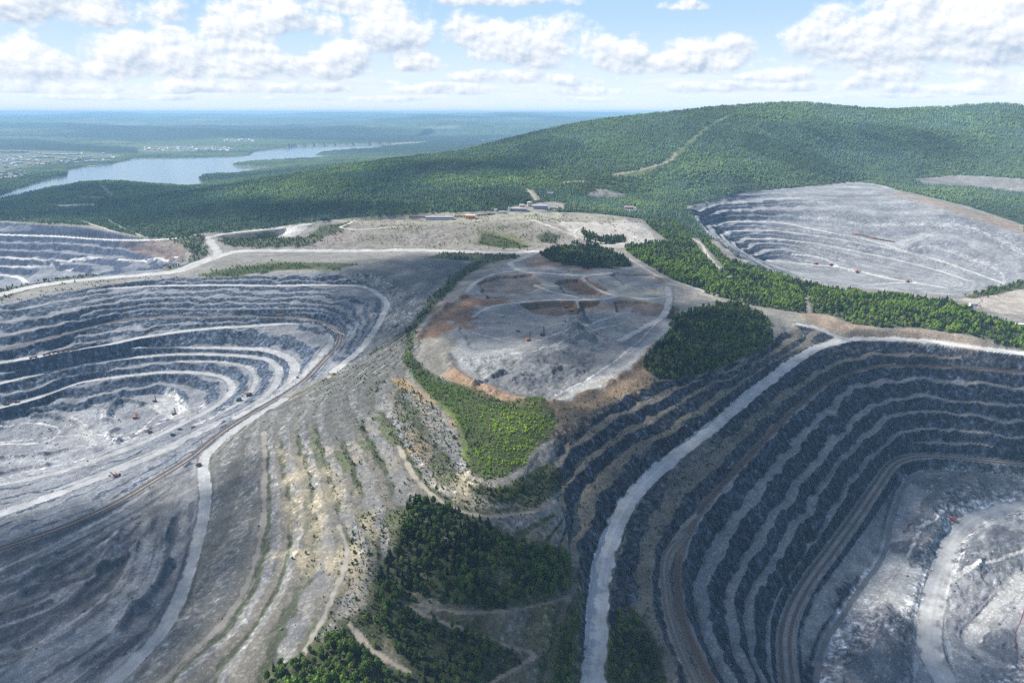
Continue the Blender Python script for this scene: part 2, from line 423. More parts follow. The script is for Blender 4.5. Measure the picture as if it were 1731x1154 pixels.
def inpoly(poly, X, Y):
    """boolean mask, poly list of (x,y)"""
    p = np.array([(a[0], a[1]) for a in poly], float)
    x0, y0 = p.min(0)
    x1, y1 = p.max(0)
    out = np.zeros(X.shape, bool)
    sel = (X >= x0) & (X <= x1) & (Y >= y0) & (Y <= y1)
    if not sel.any():
        return out
    xs, yv = X[sel], Y[sel]
    ins = np.zeros(xs.shape, bool)
    for i in range(len(p)):
        a, b = p[i], p[i - 1]
        if a[1] == b[1]:
            continue
        c = ((a[1] > yv) != (b[1] > yv)) & (xs < (b[0] - a[0]) * (yv - a[1]) / (b[1] - a[1]) + a[0])
        ins ^= c
    out[sel] = ins
    return out
# ------------------------------------------------------------------ benches
gt2 = tx * tx + ty * ty
K = (gx * tx + gy * ty) / (gt2 + 2e-5)                      # metres of height per bench
K = blur(np.clip(K, -26, 6), 6)
K = np.minimum(K, 0)
spoil = inpoly([(430, 700), (520, 655), (600, 612), (700, 545), (720, 560), (700, 620), (770, 700), (800, 800), (900, 850), (960, 880), (960, 1260), (150, 1260), (270, 1080), (340, 940), (345, 790)], PU, PV)
pitR = inpoly([(1130, 1300), (1200, 1154), (1146, 1040), (1140, 960), (1185, 862), (1270, 768), (1390, 652), (1478, 620), (1731, 630), (2000, 650), (2100, 1300)], PU, PV)
Tn = T0 + np.where(pitR, .05, .03) * fbm(GX, GY, 11, 2, 15) * sstep(.004, .012, np.sqrt(gt2)) + np.where(pitR, .15, np.where(spoil, .045, .16)) * fbm(GX, GY, 28, 3, 5) * sstep(.004, .012, np.sqrt(gt2)) + np.where(spoil, .03, .10) * fbm(GX, GY, 90, 2, 9)
nearside = inpoly([(575, 588), (480, 662), (380, 692), (280, 717), (150, 768), (0, 805), (-300, 900), (-300, 1000), (0, 930), (345, 775), (600, 612)], PU, PV)
MUL = np.where(spoil, 2.0, np.where(nearside, 2.0, 1.0))
MUL = np.where(inpoly([(150, 480), (300, 468), (560, 461), (640, 460), (690, 500), (640, 600), (560, 640), (545, 560), (480, 545), (347, 556), (200, 580), (120, 600)], PU, PV) & (T0 < 1.2), 2.0, MUL)
ti = np.round(Tn * MUL)
uu_ = Tn * MUL - ti
FW = np.where(spoil, .19, np.where(pitR, .20, .21))
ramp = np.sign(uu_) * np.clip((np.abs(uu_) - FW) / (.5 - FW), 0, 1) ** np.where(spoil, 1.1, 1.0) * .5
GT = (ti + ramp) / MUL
WB = np.where(spoil, .95, 1.0) * sstep(3300, 2900, GY)
# no benches on the hill-top plateau and on the dump ground at the lower left
flatzone = inpoly([(905, 432), (800, 490), (715, 560), (740, 640), (830, 660), (930, 690), (1030, 660), (1100, 640), (1090, 590), (1200, 505), (1060, 430)], PU, PV) | inpoly([(345, 775), (200, 850), (0, 935), (-200, 980), (-300, 1300), (150, 1300), (300, 1040), (345, 900)], PU, PV)
WB = WB * blur(1.0 - flatzone, 4)
Z = S0 + WB * K * (GT - Tn)

# ------------------------------------------------------------------ natural roughness
slope0 = np.sqrt(gx * gx + gy * gy)
stone = blur((sstep(.12, .35, slope0) * sstep(3300, 2900, GY)), 3)
zq = inpoly([(1160, 350), (1260, 324), (1450, 307), (1495, 314), (1600, 350), (1731, 393), (1950, 450), (1950, 460), (1731, 476), (1620, 500), (1400, 483), (1270, 449), (1195, 396)], PU, PV)
FA = sstep(.08, .3, np.abs(uu_)) * stone * np.where(zq, .25, 1)                     # on bench faces
n8 = fbm(GX, GY, 9, 3, 21)
n20 = fbm(GX, GY, 24, 3, 31)
n60 = fbm(GX, GY, 70, 3, 41)
near = sstep(3300, 2600, GY)
Z = Z + FA * (n8 * 1.6 + n20 * 2.2) + near * (n60 * .9 + n20 * .35 * (1 - FA))
rub = np.zeros(Z.shape)
for poly, amp in (
        ([(1500, 800), (1570, 800), (1720, 800), (1760, 830), (1640, 850), (1600, 870), (1590, 960), (1540, 960), (1520, 900), (1555, 870), (1570, 830)], 3.2),
        ([(1600, 950), (1640, 900), (1731, 880), (1760, 960), (1700, 1000), (1690, 1040), (1640, 1080), (1600, 1060)], 2.4),
        ([(1440, 1060), (1500, 1010), (1540, 1060), (1545, 1154), (1420, 1154)], 3.2),
        ([(1650, 1070), (1720, 1060), (1725, 1154), (1660, 1154)], 3.0),
        ([(770, 600), (830, 650), (930, 675), (1010, 630), (1000, 580), (960, 540), (900, 600)], 2.4),
        ([(950, 525), (1000, 520), (1040, 590), (960, 600)], 2.2),
        ([(0, 700), (200, 660), (290, 690), (200, 760), (0, 800)], 1.3),
        ([(40, 960), (240, 880), (250, 920), (100, 1020)], 1.5)):
    rub = np.maximum(rub, amp * inpoly(poly, PU + 6 * n20, PV + 4 * n20))
rub = blur(rub, 2)
Z = Z + rub * (.5 * n8 + .9 * n20 + .35 * fbm(GX, GY, 4.5, 2, 77))
# dump ground: parallel windrows
dump = inpoly([(345, 775), (200, 850), (0, 935), (-200, 980), (-300, 1300), (150, 1300), (250, 1095), (320, 960), (345, 850)], PU, PV)
wind = np.zeros(Z.shape)
BANKS = [(((260, 878), (245, 912), (215, 940), (160, 970), (110, 985), (40, 1005)), 4.5, 15), (((170, 925), (130, 955), (85, 985), (40, 1003)), 4, 12), (((290, 880), (277, 915)), 7, 13),
         (((285, 955), (262, 1000), (240, 1030)), 8, 14), (((225, 1037), (205, 1065)), 6, 12), (((200, 900), (190, 930), (165, 970), (140, 1000), (90, 1050), (0, 1110)), 5, 16), (((0, 945), (60, 920), (120, 895), (170, 872)), 4, 12),
         (((325, 960), (300, 1010), (270, 1050)), 5, 12), (((230, 1080), (180, 1120), (140, 1154)), 5, 16), (((60, 955), (90, 940)), 5, 10), (((20, 1040), (55, 1030)), 4, 8), (((70, 1025), (85, 1018)), 4, 7),
         (((205, 1090), (170, 1110), (140, 1125)), 4, 9), (((178, 714), (188, 692), (212, 680), (240, 684)), 8, 12), (((198, 726), (182, 736), (200, 748)), 5, 10), (((0, 778), (60, 770), (110, 760)), 6, 12), (((0, 800), (80, 788)), 6, 10), (((60, 702), (100, 707), (130, 722)), 4, 12)]


def polydist(w, rad):
    """distance of grid vertices to world polyline w (k,3) within rad, and height of the line there"""
    D = np.full(Z.shape, 1e9)
    H = np.zeros(Z.shape)
    for a, b in zip(w[:-1], w[1:]):
        y0, y1 = min(a[1], b[1]) - rad, max(a[1], b[1]) + rad
        r0, r1 = np.searchsorted(ys, [y0, y1])
        if r1 <= r0:
            continue
        yy0 = max(ys[r0], 1)
        xs = [a[0] - rad, b[0] - rad, a[0] + rad, b[0] + rad]
        u0 = min(min(xs) / yy0, min(xs) / ys[r1 - 1])
        u1 = max(max(xs) / yy0, max(xs) / ys[r1 - 1])
        c0, c1 = np.searchsorted(us, [u0, u1])
        if c1 <= c0:
            continue
        X, Yv = GX[r0:r1, c0:c1], GY[r0:r1, c0:c1]
        dx, dy = b[0] - a[0], b[1] - a[1]
        t = np.clip(((X - a[0]) * dx + (Yv - a[1]) * dy) / max(dx * dx + dy * dy, 1e-6), 0, 1)
        d = np.hypot(X - a[0] - t * dx, Yv - a[1] - t * dy)
        s = D[r0:r1, c0:c1]
        m = d < s
        s[m] = d[m]
        H[r0:r1, c0:c1][m] = (a[2] + t * (b[2] - a[2]))[m]
    return D, H


def trace(px, py, F=None):
    """first terrain point on the ray of a pixel"""
    F = Z if F is None else F
    a = (px - 865.5) / FPX
    b = (577.0 - py) / FPX
    dz = -sP + b * cP
    fw = cP + b * sP
    u = a / fw
    cf = (u + 1.3) / 2.6 * (NC - 1)
    c = int(min(max(cf, 0), NC - 2))
    f = cf - c
    col = F[:, c] * (1 - f) + F[:, c + 1] * f
    ray = HC + dz / fw * ys
    k = np.nonzero(ray < col)[0]
    if len(k) == 0:
        i = NR - 2
        t = 0
    else:
        i = max(k[0] - 1, 0)
        g0, g1 = ray[i] - col[i], ray[i + 1] - col[i + 1]
        t = g0 / (g0 - g1) if g0 != g1 else 0
        t = min(max(t, 0), 1)
    y = ys[i] + t * (ys[i + 1] - ys[i])
    return u * y, y, col[i] * (1 - t) + col[i + 1] * t


def zat(x, y, F=None):
    F = Z if F is None else F
    r = np.interp(y, ys, np.arange(NR))
    c = np.clip((np.asarray(x) / y + 1.3) / 2.6 * (NC - 1), 0, NC - 1.001)
    r = np.clip(r, 0, NR - 1.001)
    r0, c0 = np.floor(r).astype(int), np.floor(c).astype(int)
    fr, fc = r - r0, c - c0
    return (F[r0, c0] * (1 - fc) + F[r0, c0 + 1] * fc) * (1 - fr) + (F[r0 + 1, c0] * (1 - fc) + F[r0 + 1, c0 + 1] * fc) * fr


def tline(pts, n=10):
    q = spline(np.array(pts, float)[:, :2], n)
    return np.array([trace(p[0], p[1], S0) for p in q])


bankm = np.zeros(Z.shape)
# hollows, berms and stock piles of the hill-top quarry
HOLL = [([(878, 513), (960, 508), (1012, 508), (990, 528), (945, 535), (908, 529)], 10), ([(1035, 508), (1090, 508), (1150, 520), (1140, 540), (1100, 533), (1045, 527)], 6),
        ([(940, 472), (990, 468), (1032, 492), (1000, 500), (955, 495)], 7), ([(808, 472), (900, 463), (918, 480), (880, 500), (820, 503)], 6), ([(1030, 462), (1110, 462), (1128, 480), (1060, 484)], 4),
        ([(770, 545), (860, 545), (930, 560), (900, 590), (800, 590)], 2.5)]
hol = np.zeros(Z.shape)
for pl, dp in HOLL:
    hol = np.maximum(hol, dp * blur(inpoly(pl, PU + 5 * n20, PV + 2 * n20) * 1.0, 1))
Z = Z - hol
pile = np.zeros(Z.shape)
for px, py, hh_, rr_ in ((984, 541, 13, 13), (972, 556, 11, 18), (990, 572, 10, 20), (962, 580, 6, 14), (945, 600, 5, 22), (930, 630, 9, 34), (900, 615, 8, 26), (965, 625, 8, 26), (880, 640, 6, 26), (960, 533, 5, 9)):
    a_ = trace(px, py, S0)
    d_ = np.hypot(GX - a_[0], GY - a_[1]) / rr_
    pile = np.maximum(pile, hh_ * np.clip(1 - d_, 0, 1) ** .9)
Z = Z + pile * (1 + .25 * n8)
for pts, hh_, wd_ in ((((752, 600), (770, 630), (830, 662), (900, 682), (940, 684), (1020, 655), (1080, 612), (1105, 585), (1140, 555)), 5, 13), (((705, 575), (735, 535), (790, 503), (840, 500)), 6, 12), (((800, 655), (825, 640), (850, 628)), 5, 8)):
    D_, _ = polydist(resample(tline(pts, 6), 6), wd_ * 2)
    Z = Z + hh_ * np.exp(-(D_ / (wd_ * .6)) ** 2) * (1 + .5 * n20 + .3 * n8)
for pts, h, wd in BANKS:
    if h <= 0:
        continue
    w = resample(tline(pts, 6), 8)
    D, _ = polydist(w, wd * 1.5)
    prof = np.exp(-(D / (wd * (.42 + .16 * n60 + .1 * n20))) ** 2)
    Z = Z + h * prof * (1 + .35 * n20)
    bankm = np.maximum(bankm, sstep(.25, .6, prof + .18 * n8))

# ------------------------------------------------------------------ roads (graded into the ground)
ROADW = {}
CLS = np.zeros(Z.shape, np.int16)
CLSN = ['terrain']
ROADM = np.zeros(Z.shape)
ROADC = np.zeros(Z.shape + (3,))
pale, mid, bluish, tan = (.40, .40, .39), (.30, .30, .295), (.36, .37, .385), (.36, .33, .28)


def road(name, pts, width, col=pale, grade=True, edge=.14, own=True, soft=1.0):
    global Z
    p0 = pts[0]
    if len(p0) > 2:
        w = resample(wline(pts, 10), 6)
    else:
        w = resample(tline(pts, 10), 6)
        k = np.ones(9) / 9
        if len(w) > 20:
            zz = np.pad(w[:, 2], 4, mode='edge')
            w[:, 2] = np.convolve(zz, k, 'valid')
    D, H = polydist(w, width * 1.3 + 8)
    hw = width * .5
    edgej = hw * (1 + edge * .5 * n8) + .6 * n8
    if grade:
        g = sstep(hw + 7, hw - 1, D)
        Z = Z * (1 - g) + (H + .12 * n20) * g
    m = sstep(edgej + .9 * soft, edgej - .9 * soft, D)
    global ROADM, ROADC
    cm = np.ones(Z.shape)
    if width > 9:
        for tr_ in (.16, .34):
            cm = cm - .16 * np.exp(-((D - tr_ * width) / (.07 * width)) ** 2) * (.7 + .6 * n60)
        if grade:
            Z = Z + 1.3 * np.exp(-((D - hw - 1.2) / 1.1) ** 2) * (.6 + .8 * n20) * (D < 100)
    ROADC = ROADC * (1 - m[..., None]) + np.array(col) * cm[..., None] * m[..., None]
    ROADM = np.maximum(ROADM, m)
    if own:
        if name not in CLSN:
            CLSN.append(name)
        CLS[D < edgej] = CLSN.index(name)
    ROADW.setdefault(name, []).append(w)
    return w


road('haul_road', HAUL, 20, (.50, .50, .49), edge=.34)
road('haul_road', [(1430, 574), (1400, 562), (1375, 553), (1350, 548)], 14, (.36, .36, .35))
road('rear_road', MAINRD, 36, (.42, .415, .40))
road('rear_road', [(320, 452), (360, 436), (368, 428), (358, 412), (352, 402), (370, 397), (400, 393), (450, 388), (520, 379)], 22, (.42, .41, .39))
road('rear_road', [(-100, 395, -44), (0, 397, -43), (100, 400), (180, 405, -40), (240, 406, -28), (300, 403, -16), (340, 401, -14), (370, 397, -12)], 18, (.55, .54, .52))
for pts_ in ([(0, 435), (30, 437), (80, 444), (120, 455)], [(0, 449), (60, 449), (110, 440), (170, 436)], [(0, 466), (30, 468), (45, 478)], [(200, 440), (250, 440), (300, 438)]):
    road('rear_pit_road', pts_, 13, (.50, .50, .49), grade=False)
road('pit_road', [(185, 488, -32), (250, 484), (350, 482, -30), (470, 483), (560, 482, -33), (620, 487), (646, 503), (654, 515, -38), (648, 530), (638, 550), (612, 588, -46), (590, 607), (565, 628, -52)], 13, (.42, .42, .41))
road('pit_road', [(0, 613, -97), (100, 597), (185, 582, -92), (240, 570), (347, 556, -84), (440, 550), (500, 546, -80), (545, 549), (560, 558, -82), (563, 573), (545, 598), (520, 628, -87), (490, 655), (440, 685), (400, 706, -91)], 16, (.38, .385, .385))
road('pit_road', [(230, 589, -103), (280, 589.5), (347, 589, -108), (450, 592, -107), (490, 607), (498, 622, -106), (490, 645), (465, 670), (420, 696, -109), (370, 718), (300, 752), (240, 778, -112), (150, 815), (60, 848), (0, 868, -116)], 17, (.37, .375, .38))
road('pit_road', [(0, 648, -123), (110, 622), (200, 607), (300, 599, -116), (400, 601), (450, 608, -116), (470, 622), (468, 645), (445, 672, -119), (400, 700), (350, 722), (290, 752), (200, 790, -126), (100, 828)], 14, (.34, .345, .35))
road('pit_road', [(0, 689, -150), (60, 673), (130, 648), (200, 637), (280, 629, -135), (350, 632), (385, 642, -138), (392, 658), (370, 682), (330, 705), (280, 730, -144), (210, 760), (100, 797), (0, 820, -154)], 13, (.36, .365, .37))
road('pit_road', [(300, 611, -124), (380, 613), (420, 622, -126), (432, 640), (418, 668), (380, 694, -130), (330, 718)], 10, (.34, .345, .35), own=False)
road('dump_road', [(480, 675), (440, 700), (405, 722), (370, 748), (345, 775), (344, 800), (347, 830), (342, 880), (334, 910), (318, 965), (290, 1040), (250, 1095), (190, 1154), (120, 1230)], 13, (.38, .385, .385))
road('slope_track', [(446, 730), (447, 799), (443, 889), (418, 985), (370, 1060), (312, 1112), (270, 1156), (200, 1225)], 6, (.24, .225, .20), edge=.6)
road('slope_track', [(674, 754), (699, 803), (726, 832), (757, 853), (796, 868), (837, 872), (900, 865)], 5.5, (.30, .27, .22), edge=.6)
road('slope_track', [(573, 889), (587, 932), (568, 996), (553, 1030), (537, 1060), (512, 1106)], 5, (.28, .26, .23), edge=.6)
road('slope_track', [(592, 1055), (612, 1080), (640, 1105), (690, 1135)], 5, (.32, .28, .23), edge=.6)
road('slope_track', [(700, 1018), (760, 1032), (820, 1034), (900, 1024), (955, 1010)], 4.5, (.21, .19, .155), edge=.6)
road('slope_track', [(680, 1015), (710, 1035), (760, 1056), (820, 1076), (875, 1096), (905, 1104), (880, 1125), (830, 1154)], 4.5, (.24, .215, .18), edge=.6)
# quarry tracks on the hill top
for pts, wd in ((((905, 428), (880, 438), (862, 445), (875, 456), (920, 462), (990, 465), (1030, 462)), 16), (((990, 465), (985, 470), (1000, 483), (1028, 497), (1050, 500)), 11),
                (((1050, 500), (1010, 506), (940, 507), (870, 512), (820, 522), (800, 535)), 10), (((1050, 500), (1090, 505), (1130, 498), (1128, 485)), 10), (((1062, 436), (1080, 447), (1110, 465), (1160, 482), (1215, 500)), 9),
                (((1128, 485), (1130, 510), (1120, 535), (1085, 555), (1050, 575)), 13), (((905, 482), (930, 493), (975, 502)), 10), (((875, 456), (830, 465), (800, 480), (790, 492)), 12), (((975, 506), (978, 520)), 5)):
    road('quarry_track', pts, wd, (.40, .40, .39), edge=.3, soft=1.5)
road('forest_road', [(1165, 402), (1185, 412), (1195, 430), (1212, 450), (1226, 460)], 8, (.42, .39, .33))
road('yard_road', [(900, 372), (945, 388), (985, 403), (1020, 411)], 14, (.42, .40, .35))
road('yard_road', [(975, 405), (970, 392), (985, 384)], 10, (.44, .42, .38))
road('yard_road', [(600, 372), (590, 378), (575, 384), (600, 388), (650, 385), (690, 382)], 8, (.44, .43, .40))
road('rear_pit_road', [(1198, 380, -20), (1215, 377, -23), (1265, 374, -25), (1320, 377, -30), (1400, 393, -46), (1450, 402, -57), (1500, 415, -70), (1600, 445, -93), (1700, 480, -114)], 13, (.48, .48, .46))
road('rear_pit_road', [(1256, 404, -60), (1320, 405, -62), (1400, 415, -74), (1480, 432, -89), (1560, 450, -103), (1640, 475, -115)], 14, (.45, .44, .42))
road('rear_pit_road', [(1235, 391, -42), (1300, 390, -43), (1370, 397, -51), (1450, 410, -66), (1550, 430, -84), (1620, 450, -98)], 10, (.45, .45, .43))
road('rear_pit_road', [(1300, 440), (1360, 446), (1420, 452), (1500, 470), (1560, 480), (1600, 487)], 14, (.47, .47, .45))
road('rear_pit_road', [(1340, 430), (1390, 436), (1415, 450)], 11, (.46, .46, .44))
road('rear_pit_road', [(1470, 481), (1540, 478), (1600, 487)], 8, (.46, .46, .44), own=False)
road('hill_road', [(1035, 298), (1075, 290), (1110, 280), (1138, 268), (1140, 260)], 16, (.30, .27, .20), grade=False)
road('hill_road', [(890, 318), (900, 328), (905, 338)], 14, (.36, .32, .25), grade=False)
road('valley_road', [(180, 370), (205, 385), (240, 398)], 9, (.33, .31, .26), grade=False, own=False)
road('valley_road', [(130, 372), (165, 382), (200, 395)], 9, (.40, .37, .31), grade=False, own=False)
# right pit floor
road('pit_floor_road', [(1760, 806), (1690, 803), (1640, 800), (1590, 796), (1552, 802), (1530, 822), (1518, 850), (1505, 890), (1497, 930), (1480, 962), (1450, 1000), (1425, 1040), (1395, 1085), (1378, 1154), (1370, 1220)], 5, (.17, .175, .18), edge=.3)
road('pit_floor_road', [(1760, 850), (1690, 862), (1640, 880), (1612, 910), (1595, 950), (1580, 1000), (1570, 1050), (1572, 1100), (1600, 1154), (1650, 1230)], 22, (.45, .45, .44), edge=.7, soft=4)
road('pit_floor_road', [(1760, 960), (1710, 1000), (1670, 1045), (1640, 1080), (1680, 1120)], 18, (.40, .40, .39), edge=.7, soft=4, own=False)
for pts_ in ([(1500, 960), (1560, 985), (1590, 960), (1640, 900), (1731, 870)], [(1440, 1050), (1500, 985), (1540, 930), (1560, 890), (1640, 870)], [(1600, 1090), (1660, 1120), (1731, 1130)], [(1590, 1000), (1640, 960), (1731, 930)], [(1545, 1154), (1555, 1060), (1575, 980), (1600, 930)], [(1620, 1154), (1600, 1080), (1600, 1000), (1630, 930)],
             [(0, 748), (60, 742), (130, 735), (200, 735), (280, 712)], [(150, 752), (155, 735), (140, 715), (120, 705)], [(0, 720), (60, 716), (100, 726), (85, 745), (0, 752)], [(230, 735), (250, 715), (270, 700), (310, 690)], [(100, 800), (170, 770), (240, 745), (310, 705)], [(850, 600), (920, 590), (1000, 560), (1060, 545)], [(800, 560), (880, 575), (960, 560), (1050, 530)], [(940, 668), (1010, 630), (1070, 585), (1110, 545)]):
    road('floor_track', pts_, 5, (.40, .40, .395), grade=False, own=False, edge=.8, soft=1.5)
for pts_ in ([(0, 985), (80, 950), (150, 915), (200, 880)], [(0, 1060), (80, 1030), (150, 985), (190, 940), (215, 900)], [(0, 1110), (70, 1085), (140, 1040), (200, 985), (225, 930)], [(90, 1154), (170, 1090), (230, 1030), (270, 960), (280, 900)], [(0, 1010), (70, 985), (140, 950), (195, 905)]):
    road('floor_track', pts_, 6, (.27, .275, .285), grade=False, own=False, edge=1.0, soft=2)
for pts_, w_ in (([(0, 998), (60, 972), (130, 938), (190, 900), (235, 872)], 5), ([(0, 1036), (70, 1010), (150, 965), (205, 918), (240, 880)], 4), ([(0, 1084), (75, 1055), (145, 1012), (200, 962), (222, 918)], 7), ([(0, 1128), (75, 1098), (150, 1055), (210, 1003), (245, 950), (262, 900)], 5), ([(60, 1154), (140, 1105), (205, 1058), (255, 1000), (285, 930), (300, 870)], 6), ([(130, 1154), (200, 1110), (260, 1050), (300, 985), (318, 920), (325, 850)], 5), ([(0, 940), (60, 914), (140, 884), (220, 845)], 5), ([(0, 972), (80, 938), (160, 900), (240, 858), (300, 815)], 3)):
    road('floor_track', pts_, w_, (.085, .092, .108), grade=False, own=False, edge=1.6, soft=2)
road('dump_road', [(0, 962), (60, 935), (130, 900), (195, 866), (250, 830)], 6, (.30, .305, .31), edge=.8, soft=2, own=False)
road('dump_road', [(0, 1150), (60, 1112), (130, 1070), (190, 1025), (225, 985), (240, 950), (250, 905)], 14, (.29, .295, .30), edge=1.2, soft=6, own=False)
road('rail_bed', RAILR, 8, (.15, .12, .10), edge=.2)
road('rail_bed', [(1158, 905), (1128, 940), (1122, 970), (1124, 1000), (1130, 1040), (1146, 1090), (1168, 1140), (1185, 1175)], 9, (.24, .225, .20), edge=.3)
road('rail_bed', [(1190, 858), (1160, 885), (1135, 920), (1125, 950), (1122, 975)], 5, (.25, .235, .21), edge=.3)
road('rail_bed', TRKR, 18, (.27, .26, .25), edge=.2)
RAILL = LN[4][1]
road('rail_bed', RAILL, 12, (.245, .24, .235), edge=.3)

# ------------------------------------------------------------------ far country
far = sstep(2300, 3200, GY)
Z = Z + far * sstep(9000, 5000, GY) * 7 * fbm(GX, GY, 420, 3, 61)
farp = sstep(11000, 17000, GY)
Z = Z + farp * (26 * fbm(GX, GY, 2600, 3, 71) + 45 * np.maximum(0, fbm(GX, GY, 8000, 3, 81)) * sstep(12000, 26000, GY) + 70 * np.maximum(0, fbm(GX * .4, GY, 9000, 2, 91)) * sstep(26000, 42000, GY))
for (dist, wd_, base_, amp_, sd_) in ((13500, 900, 20, 110, 11), (18000, 1300, 50, 150, 12), (24000, 1800, 110, 190, 13), (32000, 2500, 190, 210, 14), (41000, 3000, 250, 190, 15)):
    rid = vnoise(us * 9 + sd_, us * 0 + sd_ * 3.3, 401 + sd_) * .7 + .3 * vnoise(us * 26 + sd_, us * 0 + 1.7, 431 + sd_)
    shift = (vnoise(us * 5, us * 0 + sd_, 451) - .5) * 3000
    crest = np.clip((base_ + amp_ * (rid * 1.5 - .4))[None, :], -70, 345)
    Z = np.where(GY < 9500, Z, np.maximum(Z, -80 + (crest + 80) * np.exp(-((GY - dist - shift[None, :]) / (wd_ * 1.6)) ** 2)))
wet = inpoly([(a, b) for a, b in LAKEW], GX, GY)
qp = np.array(POND)
pxy = np.stack(pix2w(qp[:, 0], qp[:, 1], -92.0), 1)
wetp = inpoly([tuple(a) for a in pxy], GX, GY)
farz = GY > 2500
Z = np.where(farz & ~wet, np.maximum(Z, LAKE_Z + 2.5), Z)
Z = np.where(wet, LAKE_Z - 5, Z)
near_pond = (np.abs(GX - pxy[:, 0].mean()) < 1300) & (np.abs(GY - pxy[:, 1].mean()) < 3500)
Z = np.where(near_pond, Z * .05 - 90 * .95, Z)
Z = np.where(wetp, -96, Z)
PU, PV = w2pix(GX, GY, Z)
gx, gy = wgrad(Z)
SL = np.sqrt(gx * gx + gy * gy)
NZ = 1 / np.sqrt(1 + SL * SL)
_steep = sstep(.55, 1.0, blur(SL, 1)) * (GY < 3300)
ROADM = ROADM * (1 - _steep)
CLS[_steep > .5] = 0
# ------------------------------------------------------------------ ground colour (albedo)
n3 = fbm(GX, GY, 3.5, 2, 101)
n150 = fbm(GX, GY, 170, 3, 111)
JX, JY = PU + 5 * n20 + 3 * n8, PV + 3 * n20 + 2 * n8
C = np.zeros(Z.shape + (3,))


def lerp(a, b, m):
    return a + (np.asarray(b) - a) * m[..., None]


def paint(poly, col, st=1.0, j=1.0, soft=3, vary=.0):
    global C
    m = inpoly(poly, PU + j * (5 * n20 + 3 * n8), PV + j * (3 * n20 + 2 * n8)).astype(float)
    if soft:
        m = blur(m, soft)
    m = m * np.clip(st + vary * n20 * 1.5, 0, 1)
    C = lerp(C, col, m)


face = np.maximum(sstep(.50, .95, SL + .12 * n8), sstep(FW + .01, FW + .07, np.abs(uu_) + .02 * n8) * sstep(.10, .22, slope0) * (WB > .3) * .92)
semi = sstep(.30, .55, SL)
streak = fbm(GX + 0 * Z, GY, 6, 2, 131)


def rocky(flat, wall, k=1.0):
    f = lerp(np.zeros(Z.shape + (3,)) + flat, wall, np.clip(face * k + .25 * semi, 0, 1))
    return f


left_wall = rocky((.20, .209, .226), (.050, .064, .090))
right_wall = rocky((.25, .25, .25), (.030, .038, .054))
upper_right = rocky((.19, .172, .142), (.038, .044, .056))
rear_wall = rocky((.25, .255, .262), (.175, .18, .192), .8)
C[:] = (.22, .21, .19)
mL = inpoly([(-400, 540), (0, 510), (180, 482), (300, 468), (560, 461), (640, 460), (760, 428), (790, 445), (700, 545), (600, 610), (485, 667), (405, 724), (345, 776), (200, 850), (0, 937), (-400, 1100)], PU + 3 * n20, PV + 2 * n20)
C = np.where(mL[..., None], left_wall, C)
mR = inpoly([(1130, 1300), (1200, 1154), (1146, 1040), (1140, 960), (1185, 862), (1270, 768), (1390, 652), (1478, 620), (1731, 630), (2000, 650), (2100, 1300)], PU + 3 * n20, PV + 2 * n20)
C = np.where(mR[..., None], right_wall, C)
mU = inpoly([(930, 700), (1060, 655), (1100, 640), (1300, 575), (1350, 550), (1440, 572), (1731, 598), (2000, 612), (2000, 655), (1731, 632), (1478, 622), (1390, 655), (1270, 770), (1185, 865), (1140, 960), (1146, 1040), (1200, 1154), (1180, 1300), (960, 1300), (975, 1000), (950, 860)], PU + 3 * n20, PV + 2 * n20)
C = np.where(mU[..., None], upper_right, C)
rear_wall = lerp(rear_wall, rocky((.25, .255, .265), (.045, .057, .085)), sstep(1400, 1280, PU))  # left wall faces away from the sun: its shade is put into the rock colour
mQ = inpoly([(1160, 350), (1260, 324), (1450, 307), (1495, 314), (1600, 350), (1731, 393), (1950, 450), (1950, 460), (1731, 476), (1620, 500), (1400, 483), (1270, 449), (1195, 396)], PU + 2 * n20, PV + 1 * n20)
fq = np.abs(((T0 + .05 * n60) * 2.0) % 1.0 - .5) * 2
rear_wall = lerp(rear_wall, (.33, .33, .33), sstep(.7, .9, fq) * .5)
rear_wall = lerp(rear_wall, (.15, .157, .172), sstep(.3, .1, fq) * .45)
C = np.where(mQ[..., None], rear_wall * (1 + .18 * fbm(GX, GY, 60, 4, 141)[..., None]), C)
mP = inpoly([(-400, 376), (0, 376), (150, 385), (250, 405), (312, 425), (316, 445), (280, 456), (200, 470), (100, 480), (-400, 520)], PU + 2 * n20, PV + n20)
C = np.where(mP[..., None], rocky((.20, .21, .235), (.055, .068, .105)), C)  # darker and bluer rock: cloud shade over this pit painted into the colour
paint([(200, 412), (300, 408), (318, 425), (314, 440), (270, 450), (290, 440), (230, 428)], (.17, .115, .085), .6, 2)
# spoil slope
mS = spoil & ~mU
sp = np.zeros(Z.shape + (3,)) + (.185, .182, .175)
sp = lerp(sp, (.25, .22, .165), np.clip(sstep(-.1, .6, n60 + .5 * n20) * sstep(-.1, .3, fbm(GX, GY, 45, 3, 151) + .1) * .6 * sstep(470, 560, PU), 0, 1))
sp = lerp(sp, (.085, .09, .10), np.clip(sstep(.0, .55, n20 * .7 + n8 * .9), 0, 1) * .7)
uj = uu_ + .05 * n20 + .03 * n8
bench = sstep(.22, .15, np.abs(uj))
sp = lerp(sp, (.165, .152, .128), bench * .85)
sp = lerp(sp, (.060, .068, .042), sstep(-.42, -.32, uj) * sstep(-.08, -.18, uj) * sstep(-1.2, -.2, n20 + n60) * .92)  # dark green toe line: shrubs, with the shade at the bench toe painted in
sp = lerp(sp, (.075, .095, .038), np.clip(bench * sstep(.1, .5, n20 + .4 * n60) * sstep(470, 560, PU) * .7, 0, 1))
C = np.where(blur(mS * 1.0, 2)[..., None] > .5, sp, C)
